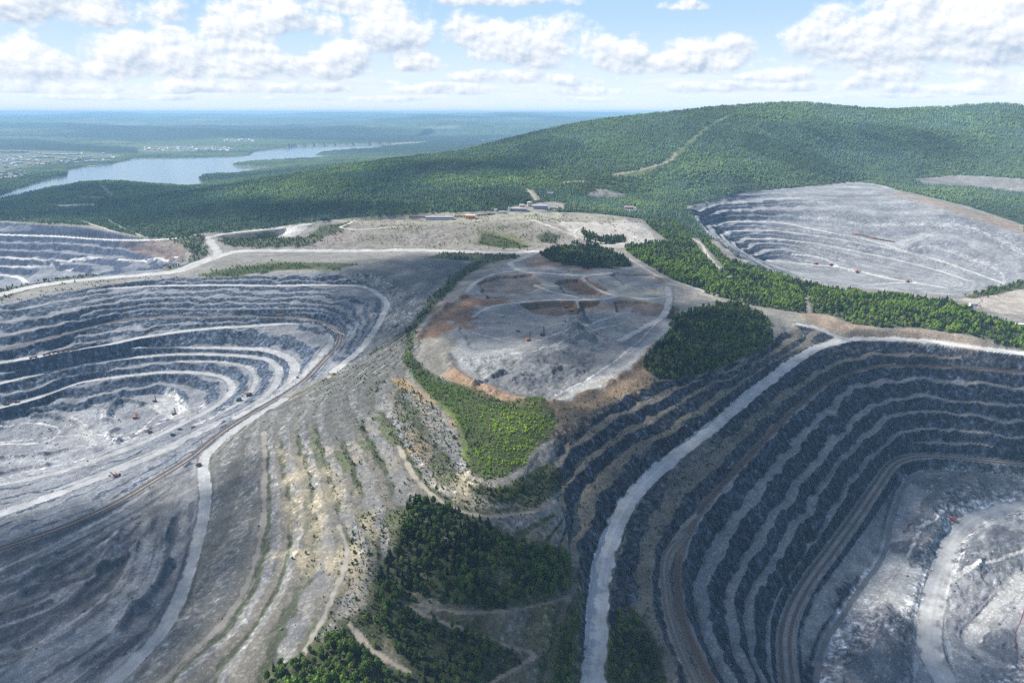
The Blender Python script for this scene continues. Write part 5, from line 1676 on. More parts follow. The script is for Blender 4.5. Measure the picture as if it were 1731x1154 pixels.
drill('black drill rig beside the dark cart track in the right pit', (1504, 850), R(0), DARKP, .55)
van('white crew bus on the open gravel of the right pit floor', (1708, 871), R(-20), WHITE, .75)
for (px, py, m_, wh) in ((1379, 447, ORANGE, 'left of the'), (1449, 460, ORANGE, 'at the centre of the'), (1535, 477, BROWN, 'right of the'), (1405, 449, BROWN, 'between the others on the')):
    shovel('distant %s rope shovel %s pale rear pit floor' % ('orange' if m_ is ORANGE else 'brown', wh), (px, py), R(random.choice((20, 200))), m_, 1.1)


# ---- railways
def ribbon(w, offs, width, z0, h):
    """a bar following the line w at side offset"""
    t_ = np.gradient(w[:, :2], axis=0)
    t_ /= np.linalg.norm(t_, axis=1)[:, None] + 1e-9
    nrm = np.stack([-t_[:, 1], t_[:, 0]], 1)
    V, F = [], []
    for i in range(len(w)):
        for s_, zz in ((-1, z0), (-1, z0 + h), (1, z0 + h), (1, z0)):
            p = w[i, :2] + nrm[i] * (offs + s_ * width / 2)
            V.append((p[0], p[1], w[i, 2] + zz))
    for i in range(len(w) - 1):
        for k in range(4):
            a, b = i * 4 + k, i * 4 + (k + 1) % 4
            F.append((a, b, b + 4, a + 4))
    return V, F


BALL = flat('brown_ballast', (.19, .165, .145), .95)
BALLG = flat('grey_ballast', (.25, .235, .22), .95)
RAILM = flat('rusty_rail', (.17, .085, .06), .5, .4)
SLEEP = flat('timber_sleeper', (.09, .075, .06), .9)


def railway(label, w, offs, mat, mast_side=None, masts=None):
    """one track: ballast, two rails, sleepers"""
    w = resample(w, 6)
    t_ = np.gradient(w[:, :2], axis=0)
    t_ /= np.linalg.norm(t_, axis=1)[:, None] + 1e-9
    nrm = np.stack([-t_[:, 1], t_[:, 0]], 1)
    c = w.copy()
    c[:, :2] += nrm * offs
    mid = c[len(c) // 2]
    e = empty('railway_track', label, 'railway', loc=tuple(mid))

    def lay(name, off, width, z0, h, m):
        V, F = ribbon(c, off, width, z0, h)
        V = [(v[0] - mid[0], v[1] - mid[1], v[2] - mid[2]) for v in V]
        me = bpy.data.meshes.new(name)
        me.from_pydata(V, [], F)
        me.update()
        new_obj(name, me, e, mat=m)
    lay('ballast_bed', 0, 3.4, -.5, .75, mat)
    lay('rail', -.76, .22, .32, .2, RAILM)
    lay('rail', .76, .22, .32, .2, RAILM)
    m = MB()
    cc = resample(c, 1.4)
    tt = np.gradient(cc[:, :2], axis=0)
    tt /= np.linalg.norm(tt, axis=1)[:, None] + 1e-9
    for p, d in zip(cc, tt):
        q = Vector((p[0] - mid[0], p[1] - mid[1], p[2] - mid[2] + .28))
        n_ = Vector((-d[1], d[0], 0)) * 1.35
        m.bar(q - n_, q + n_, .45, .12)
    o = m.build('sleepers', SLEEP, e)
    o['kind'] = 'stuff'
    return c


LW = wline(RAILL, 12)
cL1 = railway('rusty inner railway line curving round the big left pit', LW, 3.2, BALL)
cL2 = railway('rusty outer railway line curving round the big left pit', LW, -3.2, BALL)
RW = wline(RAILR, 12)
cR1 = railway('dark rusty railway line curving along the right pit bench', RW, 0, flat('rust_ballast', (.12, .085, .07), .95))
s1 = wline(LNW1 := [(1158, 905, -82), (1128, 940, -84.5), (1122, 970, -86), (1124, 1000, -88), (1130, 1040, -90), (1146, 1090, -92.5), (1168, 1140, -95), (1185, 1175, -97)], 10)
for q in (s1,):
    for i in range(len(q)):
        q[i, 2] = max(q[i, 2], float(zat(q[i, 0], max(q[i, 1], ys[0] + 1))))
cR2 = railway('pale grey railway siding running left of the dark rusty line', s1, 2.4, BALLG)
cR3 = railway('pale grey railway siding squeezed between its twin and the dark rusty line', s1, -2.4, BALLG)
TW = wline(TRKR, 12)
cT1 = railway('outer railway line on the wide pale ledge above the right pit floor', TW, 4.0, BALL)
cT2 = railway('inner railway line on the wide pale ledge above the right pit floor', TW, -4.0, BALL)

mast_proto = None


def catenary(line, offs, step, label, group, start=10.0, lim=60):
    global mast_proto
    w = resample(line, step)
    t_ = np.gradient(w[:, :2], axis=0)
    t_ /= np.linalg.norm(t_, axis=1)[:, None] + 1e-9
    for p, d in list(zip(w, t_))[1:lim]:
        q = (p[0] - d[1] * offs, p[1] + d[0] * offs)
        if q[1] < ys[0] + 5:
            continue
        u, v = w2pix(q[0], q[1], p[2])
        if not (-20 < u < 1750 and v < 1170):
            continue
        if mast_proto is None:
            e = empty('catenary_mast', label, 'mast', loc=(0, 0, 0), group=group)
            MB().cyl((0, 0, -.5), (0, 0, 8.5), .22, 8, .14).build('pole', flat('tarred_timber', (.07, .06, .05), .9), e)
            MB().bar((0, 0, 7.2), (0, 3.2, 7.6), .14).bar((0, 0, 8.2), (0, 2.6, 7.55), .08).build('bracket_arm', STEEL, e)
            mast_proto = e
        else:
            e = copy_tree(mast_proto)
        e['label'], e['group'] = label, group
        e.location = (float(q[0]), float(q[1]), float(zat(q[0], q[1])))
        e.rotation_euler = (0, 0, math.atan2(d[1], d[0]) + (math.pi if offs > 0 else 0))


catenary(LW, 7.2, 46, 'thin dark overhead line pole beside the railway round the left pit, pit side', 'overhead line poles by the left pit railway')
catenary(LW, -7.2, 52, 'thin dark overhead line pole beside the railway round the left pit, slope side', 'overhead line poles above the left pit railway')
catenary(RW, -4.6, 45, 'thin dark overhead line pole along the dark rusty line in the right pit', 'overhead line poles by the dark rusty line')
catenary(TW, 7.6, 42, 'thin overhead line pole along the wide pale ledge in the right pit', 'overhead line poles on the wide pale ledge')


def wagon(line, s_at, offs, mat, label, group, loco=False, k=1.0):
    d = np.hypot(np.diff(line[:, 0]), np.diff(line[:, 1]))
    s = np.concatenate([[0], np.cumsum(d)])
    x, y, z = [np.interp(s_at, s, line[:, i]) for i in range(3)]
    x2, y2 = [np.interp(s_at + 5, s, line[:, i]) for i in range(2)]
    e = empty('locomotive' if loco else 'rail_wagon', label, 'locomotive' if loco else 'wagon', loc=(x, y, z + .45), rz=math.atan2(y2 - y, x2 - x), group=group)
    e.scale = (k, k, k)
    if loco:
        MB().box((-7, -1.5, 1.2), (4.2, 1.5, 3.6)).build('body', mat, e)
        c = MB().box((4.2, -1.55, 1.2), (7, 1.55, 4.3)).build('cab', mat, e)
        MB().box((7, -1.3, 2.8), (7.04, 1.3, 3.9)).build('cab_window', GLASS, c)
        MB().bar((-2, 0, 3.6), (-1, 0, 5.0), .1).bar((-1, 0, 5.0), (-2, 0, 5.6), .1).bar((-2, -.8, 5.6), (-2, .8, 5.6), .12).build('pantograph', STEEL, e)
    else:
        MB().prism([(-1.1, 1.2), (1.1, 1.2), (1.65, 2.9), (1.5, 2.9), (1.0, 1.5), (-1.0, 1.5), (-1.5, 2.9), (-1.65, 2.9)], -5.8, 5.8).box((-5.8, -1.5, 1.3), (-5.6, 1.5, 2.9)).box((5.6, -1.5, 1.3), (5.8, 1.5, 2.9)).build('tub', mat, e)
    for xx in (-4, 4):
        MB().box((xx - 1.6, -1.1, .5), (xx + 1.6, 1.1, 1.2)).cyl((xx - 1, -.9, .45), (xx - 1, .9, .45), .45).cyl((xx + 1, -.9, .45), (xx + 1, .9, .45), .45).build('bogie', STEEL, e)
    return e


def s_of(line, px, py):
    u, v = w2pix(line[:, 0], line[:, 1], line[:, 2])
    i = int(np.argmin((u - px) ** 2 + (v - py) ** 2))
    d = np.hypot(np.diff(line[:, 0]), np.diff(line[:, 1]))
    return float(np.concatenate([[0], np.cumsum(d)])[i])


s0 = s_of(cL1, 442, 534)
for k in range(3):
    wagon(cL1, s0 + k * 13, 0, DARKP, 'dark tub wagon in the short train on the far railway bench of the left pit', 'wagons of the far bench train')
wagon(cL1, s0 + 41, 0, BROWN, 'brown locomotive of the short train on the far railway bench', 'locomotive of the far bench train', True)
B2 = wline(LN[6][1], 12)
B2[:, 2] = [float(zat(a, b)) for a, b in B2[:, :2]]
for px in (60, 84, 99, 108, 117, 126):
    wagon(B2, s_of(B2, px, 612), 0, BROWN, 'rust brown tub wagon standing on the left pit bench under the bright ramp', 'wagons on the left pit bench', k=1.1)
M3 = wline([(1256, 404, -80), (1320, 405, -83), (1400, 415, -95), (1480, 432, -113), (1560, 450, -130)], 14)
M3[:, 2] = [float(zat(a, b)) for a, b in M3[:, :2]]
s0, s1_ = s_of(M3, 1440, 424), s_of(M3, 1505, 438)
n_w = 12
for k in range(n_w):
    lo = k in (0, 5)
    wagon(M3, s0 + (s1_ - s0) * k / (n_w - 1), 0, ORANGE if lo else BROWN, ('orange locomotive at the front of' if k == 0 else 'orange locomotive in the middle of') + ' the long train in the rear pit' if lo else 'rust brown tub wagon in the long train along the rear pit road', 'engines of the rear pit train' if lo else 'wagons of the rear pit train', lo, 1.15)
Y0 = [trace(px, py) for px, py in ((690, 368), (719, 368), (768, 367), (789, 366), (806, 365), (842, 362))]
YW = resample(np.array(Y0), 4)
for px in (694, 701, 708, 715, 771, 777, 783, 808, 813, 818, 823, 829, 835):
    wagon(YW, s_of(YW, px, 367), 0, BROWN if px % 2 else DARKP, '%s freight wagon in the yard row %s' % (('rusty', 'dark')[px % 2 == 0], 'left of the long grey shed' if px < 720 else ('between the grey and orange sheds' if px < 800 else 'right of the orange shed')), 'freight wagons in the rear yard')


# ---- buildings
def building(name, label, cat, px, w_, d_, h_, wall, roof, rz=0.0, pitch=.12, win=True, door=True, group=None, loc=None):
    e = empty(name, label, cat, px, loc, rz, group)
    MB().box((-w_ / 2, -d_ / 2, -1.5), (w_ / 2, d_ / 2, h_)).build('wall', wall, e)
    p = pitch * d_
    MB().prism([(-d_ / 2 - .4, h_ + .01), (d_ / 2 + .4, h_ + .01), (d_ / 2 + .4, h_ + .3), (0, h_ + .3 + p), (-d_ / 2 - .4, h_ + .3)], -w_ / 2 - .4, w_ / 2 + .4).build('roof', roof, e)
    if win:
        nf = max(1, int(h_ / 3.2))
        nw = max(2, int(w_ / 5))
        for f_ in range(nf):
            for i in range(nw):
                x = -w_ / 2 + (i + .5) * w_ / nw
                z = (f_ + .35) * h_ / nf
                for sgn in (-1, 1):
                    MB().box((x - .9, sgn * (d_ / 2 + .02) - .03, z), (x + .9, sgn * (d_ / 2 + .02) + .03, z + 1.5)).build('window', GLASS, e)
    if door:
        MB().box((w_ * .3, -d_ / 2 - .06, 0), (w_ * .3 + 3, -d_ / 2 - .01, 3)).build('door', STEEL, e)
    return e


LILAC = flat('lilac_sheet_roof', (.42, .38, .44), .5)
PINK = flat('pink_render', (.55, .40, .38), .8)
CREAM = flat('cream_render', (.62, .58, .50), .8)
BLUEG = flat('blue_grey_cladding', (.27, .31, .40), .6)
RROOF = flat('red_brown_roof', (.30, .13, .10), .7)
GROOF = flat('grey_sheet_roof', (.42, .43, .45), .5)
a = building('shed', 'long low grey shed with white gable on the rear terrace', 'shed', (743, 371), 82, 15, 8, GREYP, LILAC, 0, .15)
MB().box((-41.2, -7.6, 0), (-41.05, 7.6, 8)).build('white_gable', WHITE, a)
MB().box((-41, -7.75, 1), (41, -7.6, 3)).build('lower_cladding', WHITE, a)
a = building('shed', 'bright orange shed with pale roof right of the long grey shed', 'shed', (795, 369), 28, 14, 9, flat('bright_orange_sheet', (.80, .22, .05), .5, 0, .15), CREAM, 0, .22)
building('workshop', 'small white workshop beside the orange shed', 'workshop', (848, 360), 20, 9, 5, WHITE, GROOF)
FACT = [((877, 356), 58, 18, 8, BLUEG, PINK, 'long blue-grey factory hall with pink roof'), ((914, 353), 52, 24, 12, BLUEG, LILAC, 'tall blue-grey factory hall with lilac roof'), ((895, 349), 13, 11, 16, CREAM, WHITE, 'white crusher tower between the factory halls'),
        ((861, 356), 9, 9, 11, WHITE, GROOF, 'white square block at the left end of the factory'), ((882, 350), 18, 10, 9, WHITE, WHITE, 'small white hall in front of the crusher tower'), ((935, 353), 24, 10, 6, CREAM, GROOF, 'cream low building right of the factory halls'),
        ((945, 352), 12, 8, 5, WHITE, RROOF, 'tiny white house right of the factory'), ((930, 329), 24, 11, 8, WHITE, GROOF, 'white building alone in the forest behind the factory'), ((921, 331), 9, 7, 5, WHITE, GROOF, 'little white annex in the forest behind the factory'),
        ((1063, 353), 34, 14, 8, PINK, PINK, 'pink roofed building among trees right of the factory'), ((1070, 357), 26, 9, 5, WHITE, GROOF, 'white low building in front of the pink roofed one'), ((1056, 357), 14, 8, 5, CREAM, GROOF, 'cream hut left of the white low building'),
        ((1015, 353), 22, 7, 5, CREAM, GROOF, 'cream long hut between factory and pink roofed building'), ((955, 347), 14, 8, 5, GREYP, LILAC, 'grey hut in the trees behind the factory'), ((826, 362), 10, 6, 6, CREAM, GROOF, 'small cream signal cabin by the yard wagons'), ((838, 357), 12, 8, 7, WHITE, LILAC, 'white narrow house behind the workshop')]
for px, w_, d_, h_, wl, rf, lb in FACT:
    w_, d_, h_ = w_ * .88, d_ * .88, h_ * .88
    building('factory_hall' if 'hall' in lb or 'tower' in lb else 'house', lb, 'factory' if 'hall' in lb or 'tower' in lb else 'house', px, w_, d_, h_, wl, rf, R(random.uniform(-6, 6)))
building('hut', 'small red hut at the end of the pale forest track', 'hut', (1233, 472), 11, 7, 5, RED, GROOF, R(25), .25)
building('hut', 'white hut at the foot of the red and white mast', 'hut', (1645, 517), 12, 8, 5, WHITE, GROOF, R(-10), .2)
building('hut', 'long white roofed hut in the belt wood, left one', 'hut', (1686, 544), 13, 5, 5, WHITE, WHITE, R(-15), .2)
building('hut', 'long white roofed hut in the belt wood, right one', 'hut', (1720, 552), 17, 6, 5, WHITE, WHITE, R(-8), .2)
building('boathouse', 'white boathouse on the town shore of the lake', 'boathouse', (156, 283), 55, 18, 9, WHITE, CREAM)
# town
trg = random.Random(3)
rows = [('pink apartment block in the long upper row of the town', PINK, [(8 + 8 * i, 258.5) for i in range(5)], 70, 22), ('pinkish apartment block in the second upper row of the town', LILAC, [(82 + 11 * i, 262.5) for i in range(5)], 90, 14),
        ('cream apartment block in the row beside the forest edge of town', CREAM, [(55 + 7 * i, 268) for i in range(5)], 60, 18), ('white tower block standing along the lake road of the town', WHITE, [(126, 269.5), (134, 269.5), (145, 269.5), (152, 269)], 18, 26),
        ('white hall near the wooded point of the town', WHITE, [(115, 273.5), (158, 273), (164, 273), (175, 273), (182, 272.5)], 50, 10), ('white apartment block in the middle of the town', WHITE, [(12, 267), (20, 270), (26, 266), (10, 277), (28, 272), (14, 271), (22, 275)], 45, 20),
        ('cream tower block at the lower town street', CREAM, [(32, 287), (9, 284), (36, 293), (75, 279), (83, 278), (100, 276)], 20, 24)]
for lb, mt, pts, w_, h_ in rows:
    for px, py in pts:
        building('apartment_block', lb, 'apartment block', (px + trg.uniform(-1, 1), py), w_ * trg.uniform(.9, 1.5), 20, h_ * trg.uniform(.8, 1.2), mt, WHITE, R(trg.uniform(-15, 15)), .05, False, False, 'apartment blocks of the lake town')
for i in range(60):
    px, py = trg.uniform(0, 195), trg.uniform(257, 282)
    if py > 288 - px * .085 or py < 258:
        continue
    building('house', 'pale house scattered among the trees of the upper lake town', 'house', None, trg.uniform(20, 50), 16, trg.uniform(8, 13), (WHITE, CREAM, PINK)[i % 3], (WHITE, GROOF, CREAM)[i % 3], R(trg.uniform(-40, 40)), .2, False, False, 'scattered houses of the upper lake town', trace(px, py))
for i in range(60):
    px, py = trg.uniform(-5, 58), trg.uniform(292, 304)
    if py - 292 > (58 - px) * .28 + 1:
        continue
    lc = trace(px, py)
    building('house', 'small gabled house in the dense lower town quarter by the inlet', 'house', None, trg.uniform(14, 24), 13, 8, (WHITE, CREAM, PINK)[i % 3], (RROOF, GROOF, BLUEG)[i % 3], R(trg.uniform(-90, 90)), .35, False, False, 'houses of the lower town', lc)
for i in range(90):
    if i < 62:
        px = trg.uniform(240, 388)
        py = trg.uniform(249.5, 255.5)
        lb, gp = 'small pale house in the village on the far lake shore', 'houses of the far shore village'
    else:
        px, py = trg.uniform(378, 430), trg.uniform(235.5, 239.5)
        lb, gp = 'small pale house in the hamlet farther back behind the village', 'houses of the farther hamlet'
    building('house', lb, 'house', None, trg.uniform(22, 44), 18, trg.uniform(8, 12), (WHITE, CREAM, WHITE)[i % 3], (GROOF, WHITE, RROOF)[i % 3], R(trg.uniform(-60, 60)), .3, False, False, gp, trace(px, py))


# ---- masts, lookout, cable, gantry
def lattice(label, px, h, w_):
    e = empty('lattice_mast', label, 'mast', px)
    for seg in range(5):
        m = MB()
        z0, z1 = h * seg / 5, h * (seg + 1) / 5
        w0, w1 = w_ * (1 - .75 * seg / 5), w_ * (1 - .75 * (seg + 1) / 5)
        c0 = [(-w0, -w0), (w0, -w0), (w0, w0), (-w0, w0)]
        c1 = [(-w1, -w1), (w1, -w1), (w1, w1), (-w1, w1)]
        for a_ in range(4):
            b_ = (a_ + 1) % 4
            m.bar((*c0[a_], z0), (*c1[a_], z1), .22)
            m.bar((*c0[a_], z0), (*c1[b_], z1), .11)
            m.bar((*c0[b_], z0), (*c1[a_], z1), .11)
            m.bar((*c1[a_], z1), (*c1[b_], z1), .11)
        m.build('lattice_section', (flat('faded_red', (.42, .16, .12), .6), WHITE)[seg % 2], e)
    MB().bar((0, 0, h), (0, 0, h + 3), .15).build('antenna', RED, e)
    return e


lattice('red and white lattice mast rising from the belt wood at right', (1652, 527), 30, 2.2)
lattice('thin red and white lattice mast just right of the taller one', (1657, 520), 26, 1.4)
e = empty('lookout_platform', 'white framed lookout platform with red skirt on the dark wooded knoll', 'platform', (757, 921), rz=R(-8), dz=2.5)
k = 1.0
MB().box((-5.8, -2.2, -.3), (5.8, 2.2, 0)).build('deck', DARKP, e)
MB().box((-5.8, -2.35, -1.6), (5.8, -2.2, -.05)).build('red_skirt', RED, e)
fr = MB()
for x in (-5.6, -1.0, 1.0, 5.6):
    fr.bar((x, 2.0, 0), (x, 2.0, 3.4), .45)
    fr.bar((x, -2.1, 0), (x, -2.1, 1.3), .4)
for x0, x1 in ((-5.6, -1.0), (1.0, 5.6)):
    fr.bar((x0, 2.0, 3.3), (x1, 2.0, 3.3), .45)
    fr.bar((x0, -2.1, 1.25), (x1, -2.1, 1.25), .35)
    fr.bar((x0, -2.1, .3), (x1, -2.1, .3), .35)
for x in (-5.6, 5.6):
    fr.bar((x, -2.1, 1.25), (x, 2.0, 3.3), .35)
fr.bar((-3.3, 2.0, 1.2), (-3.3, 2.0, 3.3), .35).bar((3.3, 2.0, 1.2), (3.3, 2.0, 3.3), .35)
fr.build('white_frame', WHITE, e)
MB().box((-5.4, 1.9, .2), (-1.2, 1.95, 3.0)).box((1.2, 1.9, .2), (5.4, 1.95, 3.0)).build('dark_panel', DARKP, e)
MB().cyl((-2.2, 2.1, 0), (-2.2, 2.1, 5.5), .12, 8).build('flagpole', STEEL, e)
for x in (-5, 5):
    for y in (-1.8, 1.8):
        MB().cyl((x, y, -5), (x, y, -.3), .25, 8).build('post', STEEL, e)

cb = np.array([trace(px, py) for px, py in ((1731, 1030), (1726, 1045), (1722, 1056), (1716, 1068), (1716, 1085), (1720, 1105), (1726, 1125), (1734, 1150))])
cb = resample(cb, 2)
V, F = ribbon(cb, 0, .4, .1, .35)
me = bpy.data.meshes.new('power_cable')
me.from_pydata(V, [], F)
me.update()
new_obj('power_cable', me, label='red power cable lying along the right edge of the pit floor', cat='cable', mat=flat('red_cable', (.38, .07, .07), .7))
g0, g1 = trace(566, 569), trace(583, 569)
e = empty('gantry', 'pale cross beam gantry spanning the two tracks at the bend of the left pit railway', 'gantry', loc=tuple((np.array(g0) + np.array(g1)) / 2))
dv = (np.array(g1) - np.array(g0))[:2]
L_ = max(10, float(np.hypot(*dv)))
e.rotation_euler = (0, 0, math.atan2(dv[1], dv[0]))
MB().bar((-L_ / 2, 0, 8), (L_ / 2, 0, 8), .9).build('beam', CREAM, e)
for x in (-L_ / 2, L_ / 2):
    MB().bar((x, 0, -1), (x, 0, 8), .5).build('post', CREAM, e)
# ------------------------------------------------------------------ haze
def box_mesh(name, lo, hi):
    me = bpy.data.meshes.new(name)
    v = [(x, y, z) for x in (lo[0], hi[0]) for y in (lo[1], hi[1]) for z in (lo[2], hi[2])]
    me.from_pydata(v, [], [(0, 1, 3, 2), (4, 6, 7, 5), (0, 4, 5, 1), (2, 3, 7, 6), (0, 2, 6, 4), (1, 5, 7, 3)])
    me.update()
    return me


hz = new_obj('haze', box_mesh('haze', (-90000, -3000, float(Z.min()) - 3), (90000, 47300, max(HC, float(Z.max())) + 6)), kind='stuff')
hm_ = bpy.data.materials.new('haze')
hm_.use_nodes = True
_t = hm_.node_tree
_t.nodes.remove(_t.nodes['Principled BSDF'])
pv = _t.nodes.new('ShaderNodeVolumePrincipled')
pv.inputs['Color'].default_value = (.42, .70, 1.0, 1)
pv.inputs['Density'].default_value = 5.0e-5
pv.inputs['Anisotropy'].default_value = 0.0
_t.links.new(pv.outputs[0], _t.nodes['Material Output'].inputs['Volume'])
hz.data.materials.append(hm_)
hz['label'] = 'thin blue summer haze over the whole landscape'

# ------------------------------------------------------------------ fair-weather clouds overhead (they throw the moving shade on the land)
SUN_EL, SUN_AZ = R(44), R(-74)           # azimuth from +Y (view direction), negative to the left
SDX, SDY = math.sin(SUN_AZ) / math.tan(SUN_EL), math.cos(SUN_AZ) / math.tan(SUN_EL)
CALT = 1500.0


def ico():
    bm = __import__('bmesh').new()
    __import__('bmesh').ops.create_icosphere(bm, subdivisions=3, radius=1)
    v = np.array([q.co for q in bm.verts])
    f = np.array([[a.index for a in p.verts] for p in bm.faces])
    bm.free()
    return v, f


IV, IF = ico()
mc, t, b = nt('cloud')
b.inputs['Base Color'].default_value = (.9, .9, .9, 1)
b.inputs['Roughness'].default_value = 1
b.inputs['Specular IOR Level'].default_value = 0
lw = N(t, 'ShaderNodeLayerWeight', i_Blend=.5)
fac = mathn(t, 'SUBTRACT', 1.0, lw.outputs['Facing'])
geo = N(t, 'ShaderNodeNewGeometry')
cn = N(t, 'ShaderNodeTexNoise', i_Scale=.012, i_Detail=3)
t.links.new(geo.outputs['Position'], cn.inputs['Vector'])
al = mathn(t, 'MULTIPLY', mathn(t, 'POWER', fac, 1.2), mathn(t, 'MULTIPLY_ADD', cn.outputs['Fac'], .5, .12), clamp=True)
t.links.new(al, b.inputs['Alpha'])


def cloud(label, polys, step, rad, holes=()):
    m = np.zeros(Z.shape, bool)
    for p in polys:
        m |= inpoly(p, PU, PV)
    for p in holes:
        m &= ~inpoly(p, PU, PV)
    m &= GY < 4100
    yy0, yy1 = GY[m].min(), GY[m].max()
    xx0, xx1 = GX[m].min(), GX[m].max()
    gx_, gy_ = np.meshgrid(np.arange(xx0, xx1, step), np.arange(yy0, yy1, step * .87))
    gx_ = gx_ + (np.arange(len(gx_)) % 2)[:, None] * step / 2
    x, y = (gx_ + rng.uniform(-.2, .2, gx_.shape) * step).ravel(), (gy_ + rng.uniform(-.2, .2, gx_.shape) * step).ravel()
    ok = (y > ys[0]) & (np.abs(x / y) < 1.29)
    x, y = x[ok], y[ok]
    z = zat(x, y)
    ri = np.searchsorted(ys, y).clip(0, NR - 1)
    ci = np.round((x / y + 1.3) / 2.6 * (NC - 1)).astype(int).clip(0, NC - 1)
    ok = m[ri, ci]
    x, y, z = x[ok], y[ok], z[ok]
    print(label, len(x))
    Vs, Fs = [], []
    for i in range(len(x)):
        r_ = rad * random.uniform(.8, 1.25)
        al_ = CALT + random.uniform(-30, 30)
        d = al_ - z[i]
        Vs.append(IV * (r_, r_, r_ * .35) * (1 + .12 * np.sin(IV[:, :1] * 5 + i) * np.cos(IV[:, 1:2] * 4 + i)) + (x[i] + SDX * d, y[i] + SDY * d, al_))
        Fs.append(IF + i * len(IV))
    me = np_mesh('cloud', np.vstack(Vs), np.vstack(Fs), None, True)
    return new_obj('cloud', me, kind='stuff', label=label, mat=mc)


cloud('wide flat cloud drifting above the right pit', [
    [(700, 880), (830, 905), (950, 850), (1010, 790), (1100, 700), (1300, 615), (1440, 605), (1600, 605), (1850, 645), (1850, 890), (1700, 880), (1560, 880), (1450, 960), (1420, 1060), (1500, 1090), (1600, 1085), (1850, 1085), (1850, 1300), (800, 1300), (770, 1130), (730, 1050), (690, 980)]],
    62, 62, [[(1430, 960), (1520, 890), (1600, 905), (1850, 940), (1850, 1065), (1640, 1075), (1560, 1055), (1480, 1075), (1420, 1040)]])
cloud('ragged cloud drifting above the quarry', [
    [(560, 455), (700, 432), (900, 430), (1060, 445), (1200, 510), (1310, 540), (1310, 600), (1100, 630), (940, 600), (800, 575), (720, 560), (620, 590), (560, 580)]], 80, 72)
cloud('torn cloud drifting above the dump ground', [
    [(-200, 900), (330, 850), (440, 760), (430, 900), (400, 1000), (300, 1154), (200, 1300), (-300, 1300)]], 60, 58)
cloud('long cloud drifting above the lake shore woods', [
    [(-100, 312), (60, 318), (200, 310), (310, 320), (330, 350), (420, 335), (440, 345), (330, 372), (240, 372), (150, 366), (-100, 374)]], 110, 120)
cloud('small cloud drifting above the forest edge', [[(420, 345), (560, 345), (760, 352), (700, 360), (560, 362), (480, 372), (430, 366)]], 70, 80)
cloud('broad cloud drifting above the left shoulder of the hill', [[(560, 290), (760, 272), (900, 248), (1000, 238), (1000, 262), (860, 290), (700, 315), (600, 322)]], 260, 170)
cloud('broad cloud drifting above the right slope of the hill', [[(1200, 225), (1400, 205), (1600, 225), (1620, 250), (1350, 262), (1230, 250)]], 270, 170)
# ------------------------------------------------------------------ camera, sun, sky
cam = bpy.data.cameras.new('camera')
cam.lens = 24
cam.sensor_width = 36
cam.clip_start = 1
cam.clip_end = 250000
co = bpy.data.objects.new('camera', cam)
COL.objects.link(co)
co.location = (0, 0, HC)
co.rotation_euler = (math.pi / 2 - PITCH, 0, 0)
scn.camera = co
sdir = Vector((math.sin(SUN_AZ) * math.cos(SUN_EL), math.cos(SUN_AZ) * math.cos(SUN_EL), math.sin(SUN_EL)))
sl = bpy.data.lights.new('sun', 'SUN')
sl.energy = 5.0
sl.angle = R(.53)
sl.color = (1, .95, .87)
so = bpy.data.objects.new('sun', sl)
COL.objects.link(so)
so.rotation_euler = (-sdir).to_track_quat('-Z', 'Y').to_euler()
so.location = (0, 0, 6000)
w = bpy.data.worlds.new('World')
scn.world = w
w.use_nodes = True
t = w.node_tree
bg = t.nodes['Background']
sky = t.nodes.new('ShaderNodeTexSky')
sky.sky_type = 'NISHITA'
sky.sun_disc = False
sky.sun_elevation = SUN_EL
sky.sun_rotation = SUN_AZ
sky.altitude = 300
sky.air_density = 1.0
sky.dust_density = .6
sky.ozone_density = 2.0
SKYS = .085
# cumulus field in the direction dome: coordinates are tangents of azimuth and height, scaled so that the photo's pixel is one unit
tc = N(t, 'ShaderNodeTexCoord')
sx = N(t, 'ShaderNodeSeparateXYZ')
t.links.new(tc.outputs['Generated'], sx.inputs[0])
az = mathn(t, 'MULTIPLY', mathn(t, 'ARCTAN2', sx.outputs[0], sx.outputs[1]), FPX)
hyp = mathn(t, 'SQRT', mathn(t, 'ADD', mathn(t, 'POWER', sx.outputs[0], 2.0), mathn(t, 'POWER', sx.outputs[1], 2.0)))
el = mathn(t, 'MULTIPLY', mathn(t, 'DIVIDE', sx.outputs[2], mathn(t, 'MAXIMUM', hyp, .001)), FPX)


def sky_uv(px, py):
    a = (px - 865.5) / FPX
    b = (577.0 - py) / FPX
    dz = -sP + b * cP
    fw = cP + b * sP
    return math.atan2(a, fw) * FPX, dz / math.hypot(a, fw) * FPX


def comb(x, y, z=0.0):
    c = t.nodes.new('ShaderNodeCombineXYZ')
    for i, v in enumerate((x, y, z)):
        if isinstance(v, (int, float)):
            c.inputs[i].default_value = v
        else:
            t.links.new(v, c.inputs[i])
    return c.outputs[0]


def sknoise(vec, scale, det, rough=.58):
    n = N(t, 'ShaderNodeTexNoise', i_Scale=scale, i_Detail=det, i_Roughness=rough)
    t.links.new(vec, n.inputs['Vector'])
    return n.outputs['Fac']


P0 = comb(az, mathn(t, 'MULTIPLY', el, 1.25))
nA = sknoise(P0, .0125, 8, .56)
P1 = comb(mathn(t, 'ADD', az, -5.0), mathn(t, 'MULTIPLY_ADD', el, 1.25, 8.0))
nB = sknoise(P1, .0125, 5, .56)
nL = sknoise(comb(mathn(t, 'MULTIPLY', az, .35), mathn(t, 'MULTIPLY', el, 1.6)), .022, 6)
nL2 = sknoise(comb(mathn(t, 'MULTIPLY', az, .35), mathn(t, 'MULTIPLY_ADD', el, 1.6, 6.0)), .022, 5)
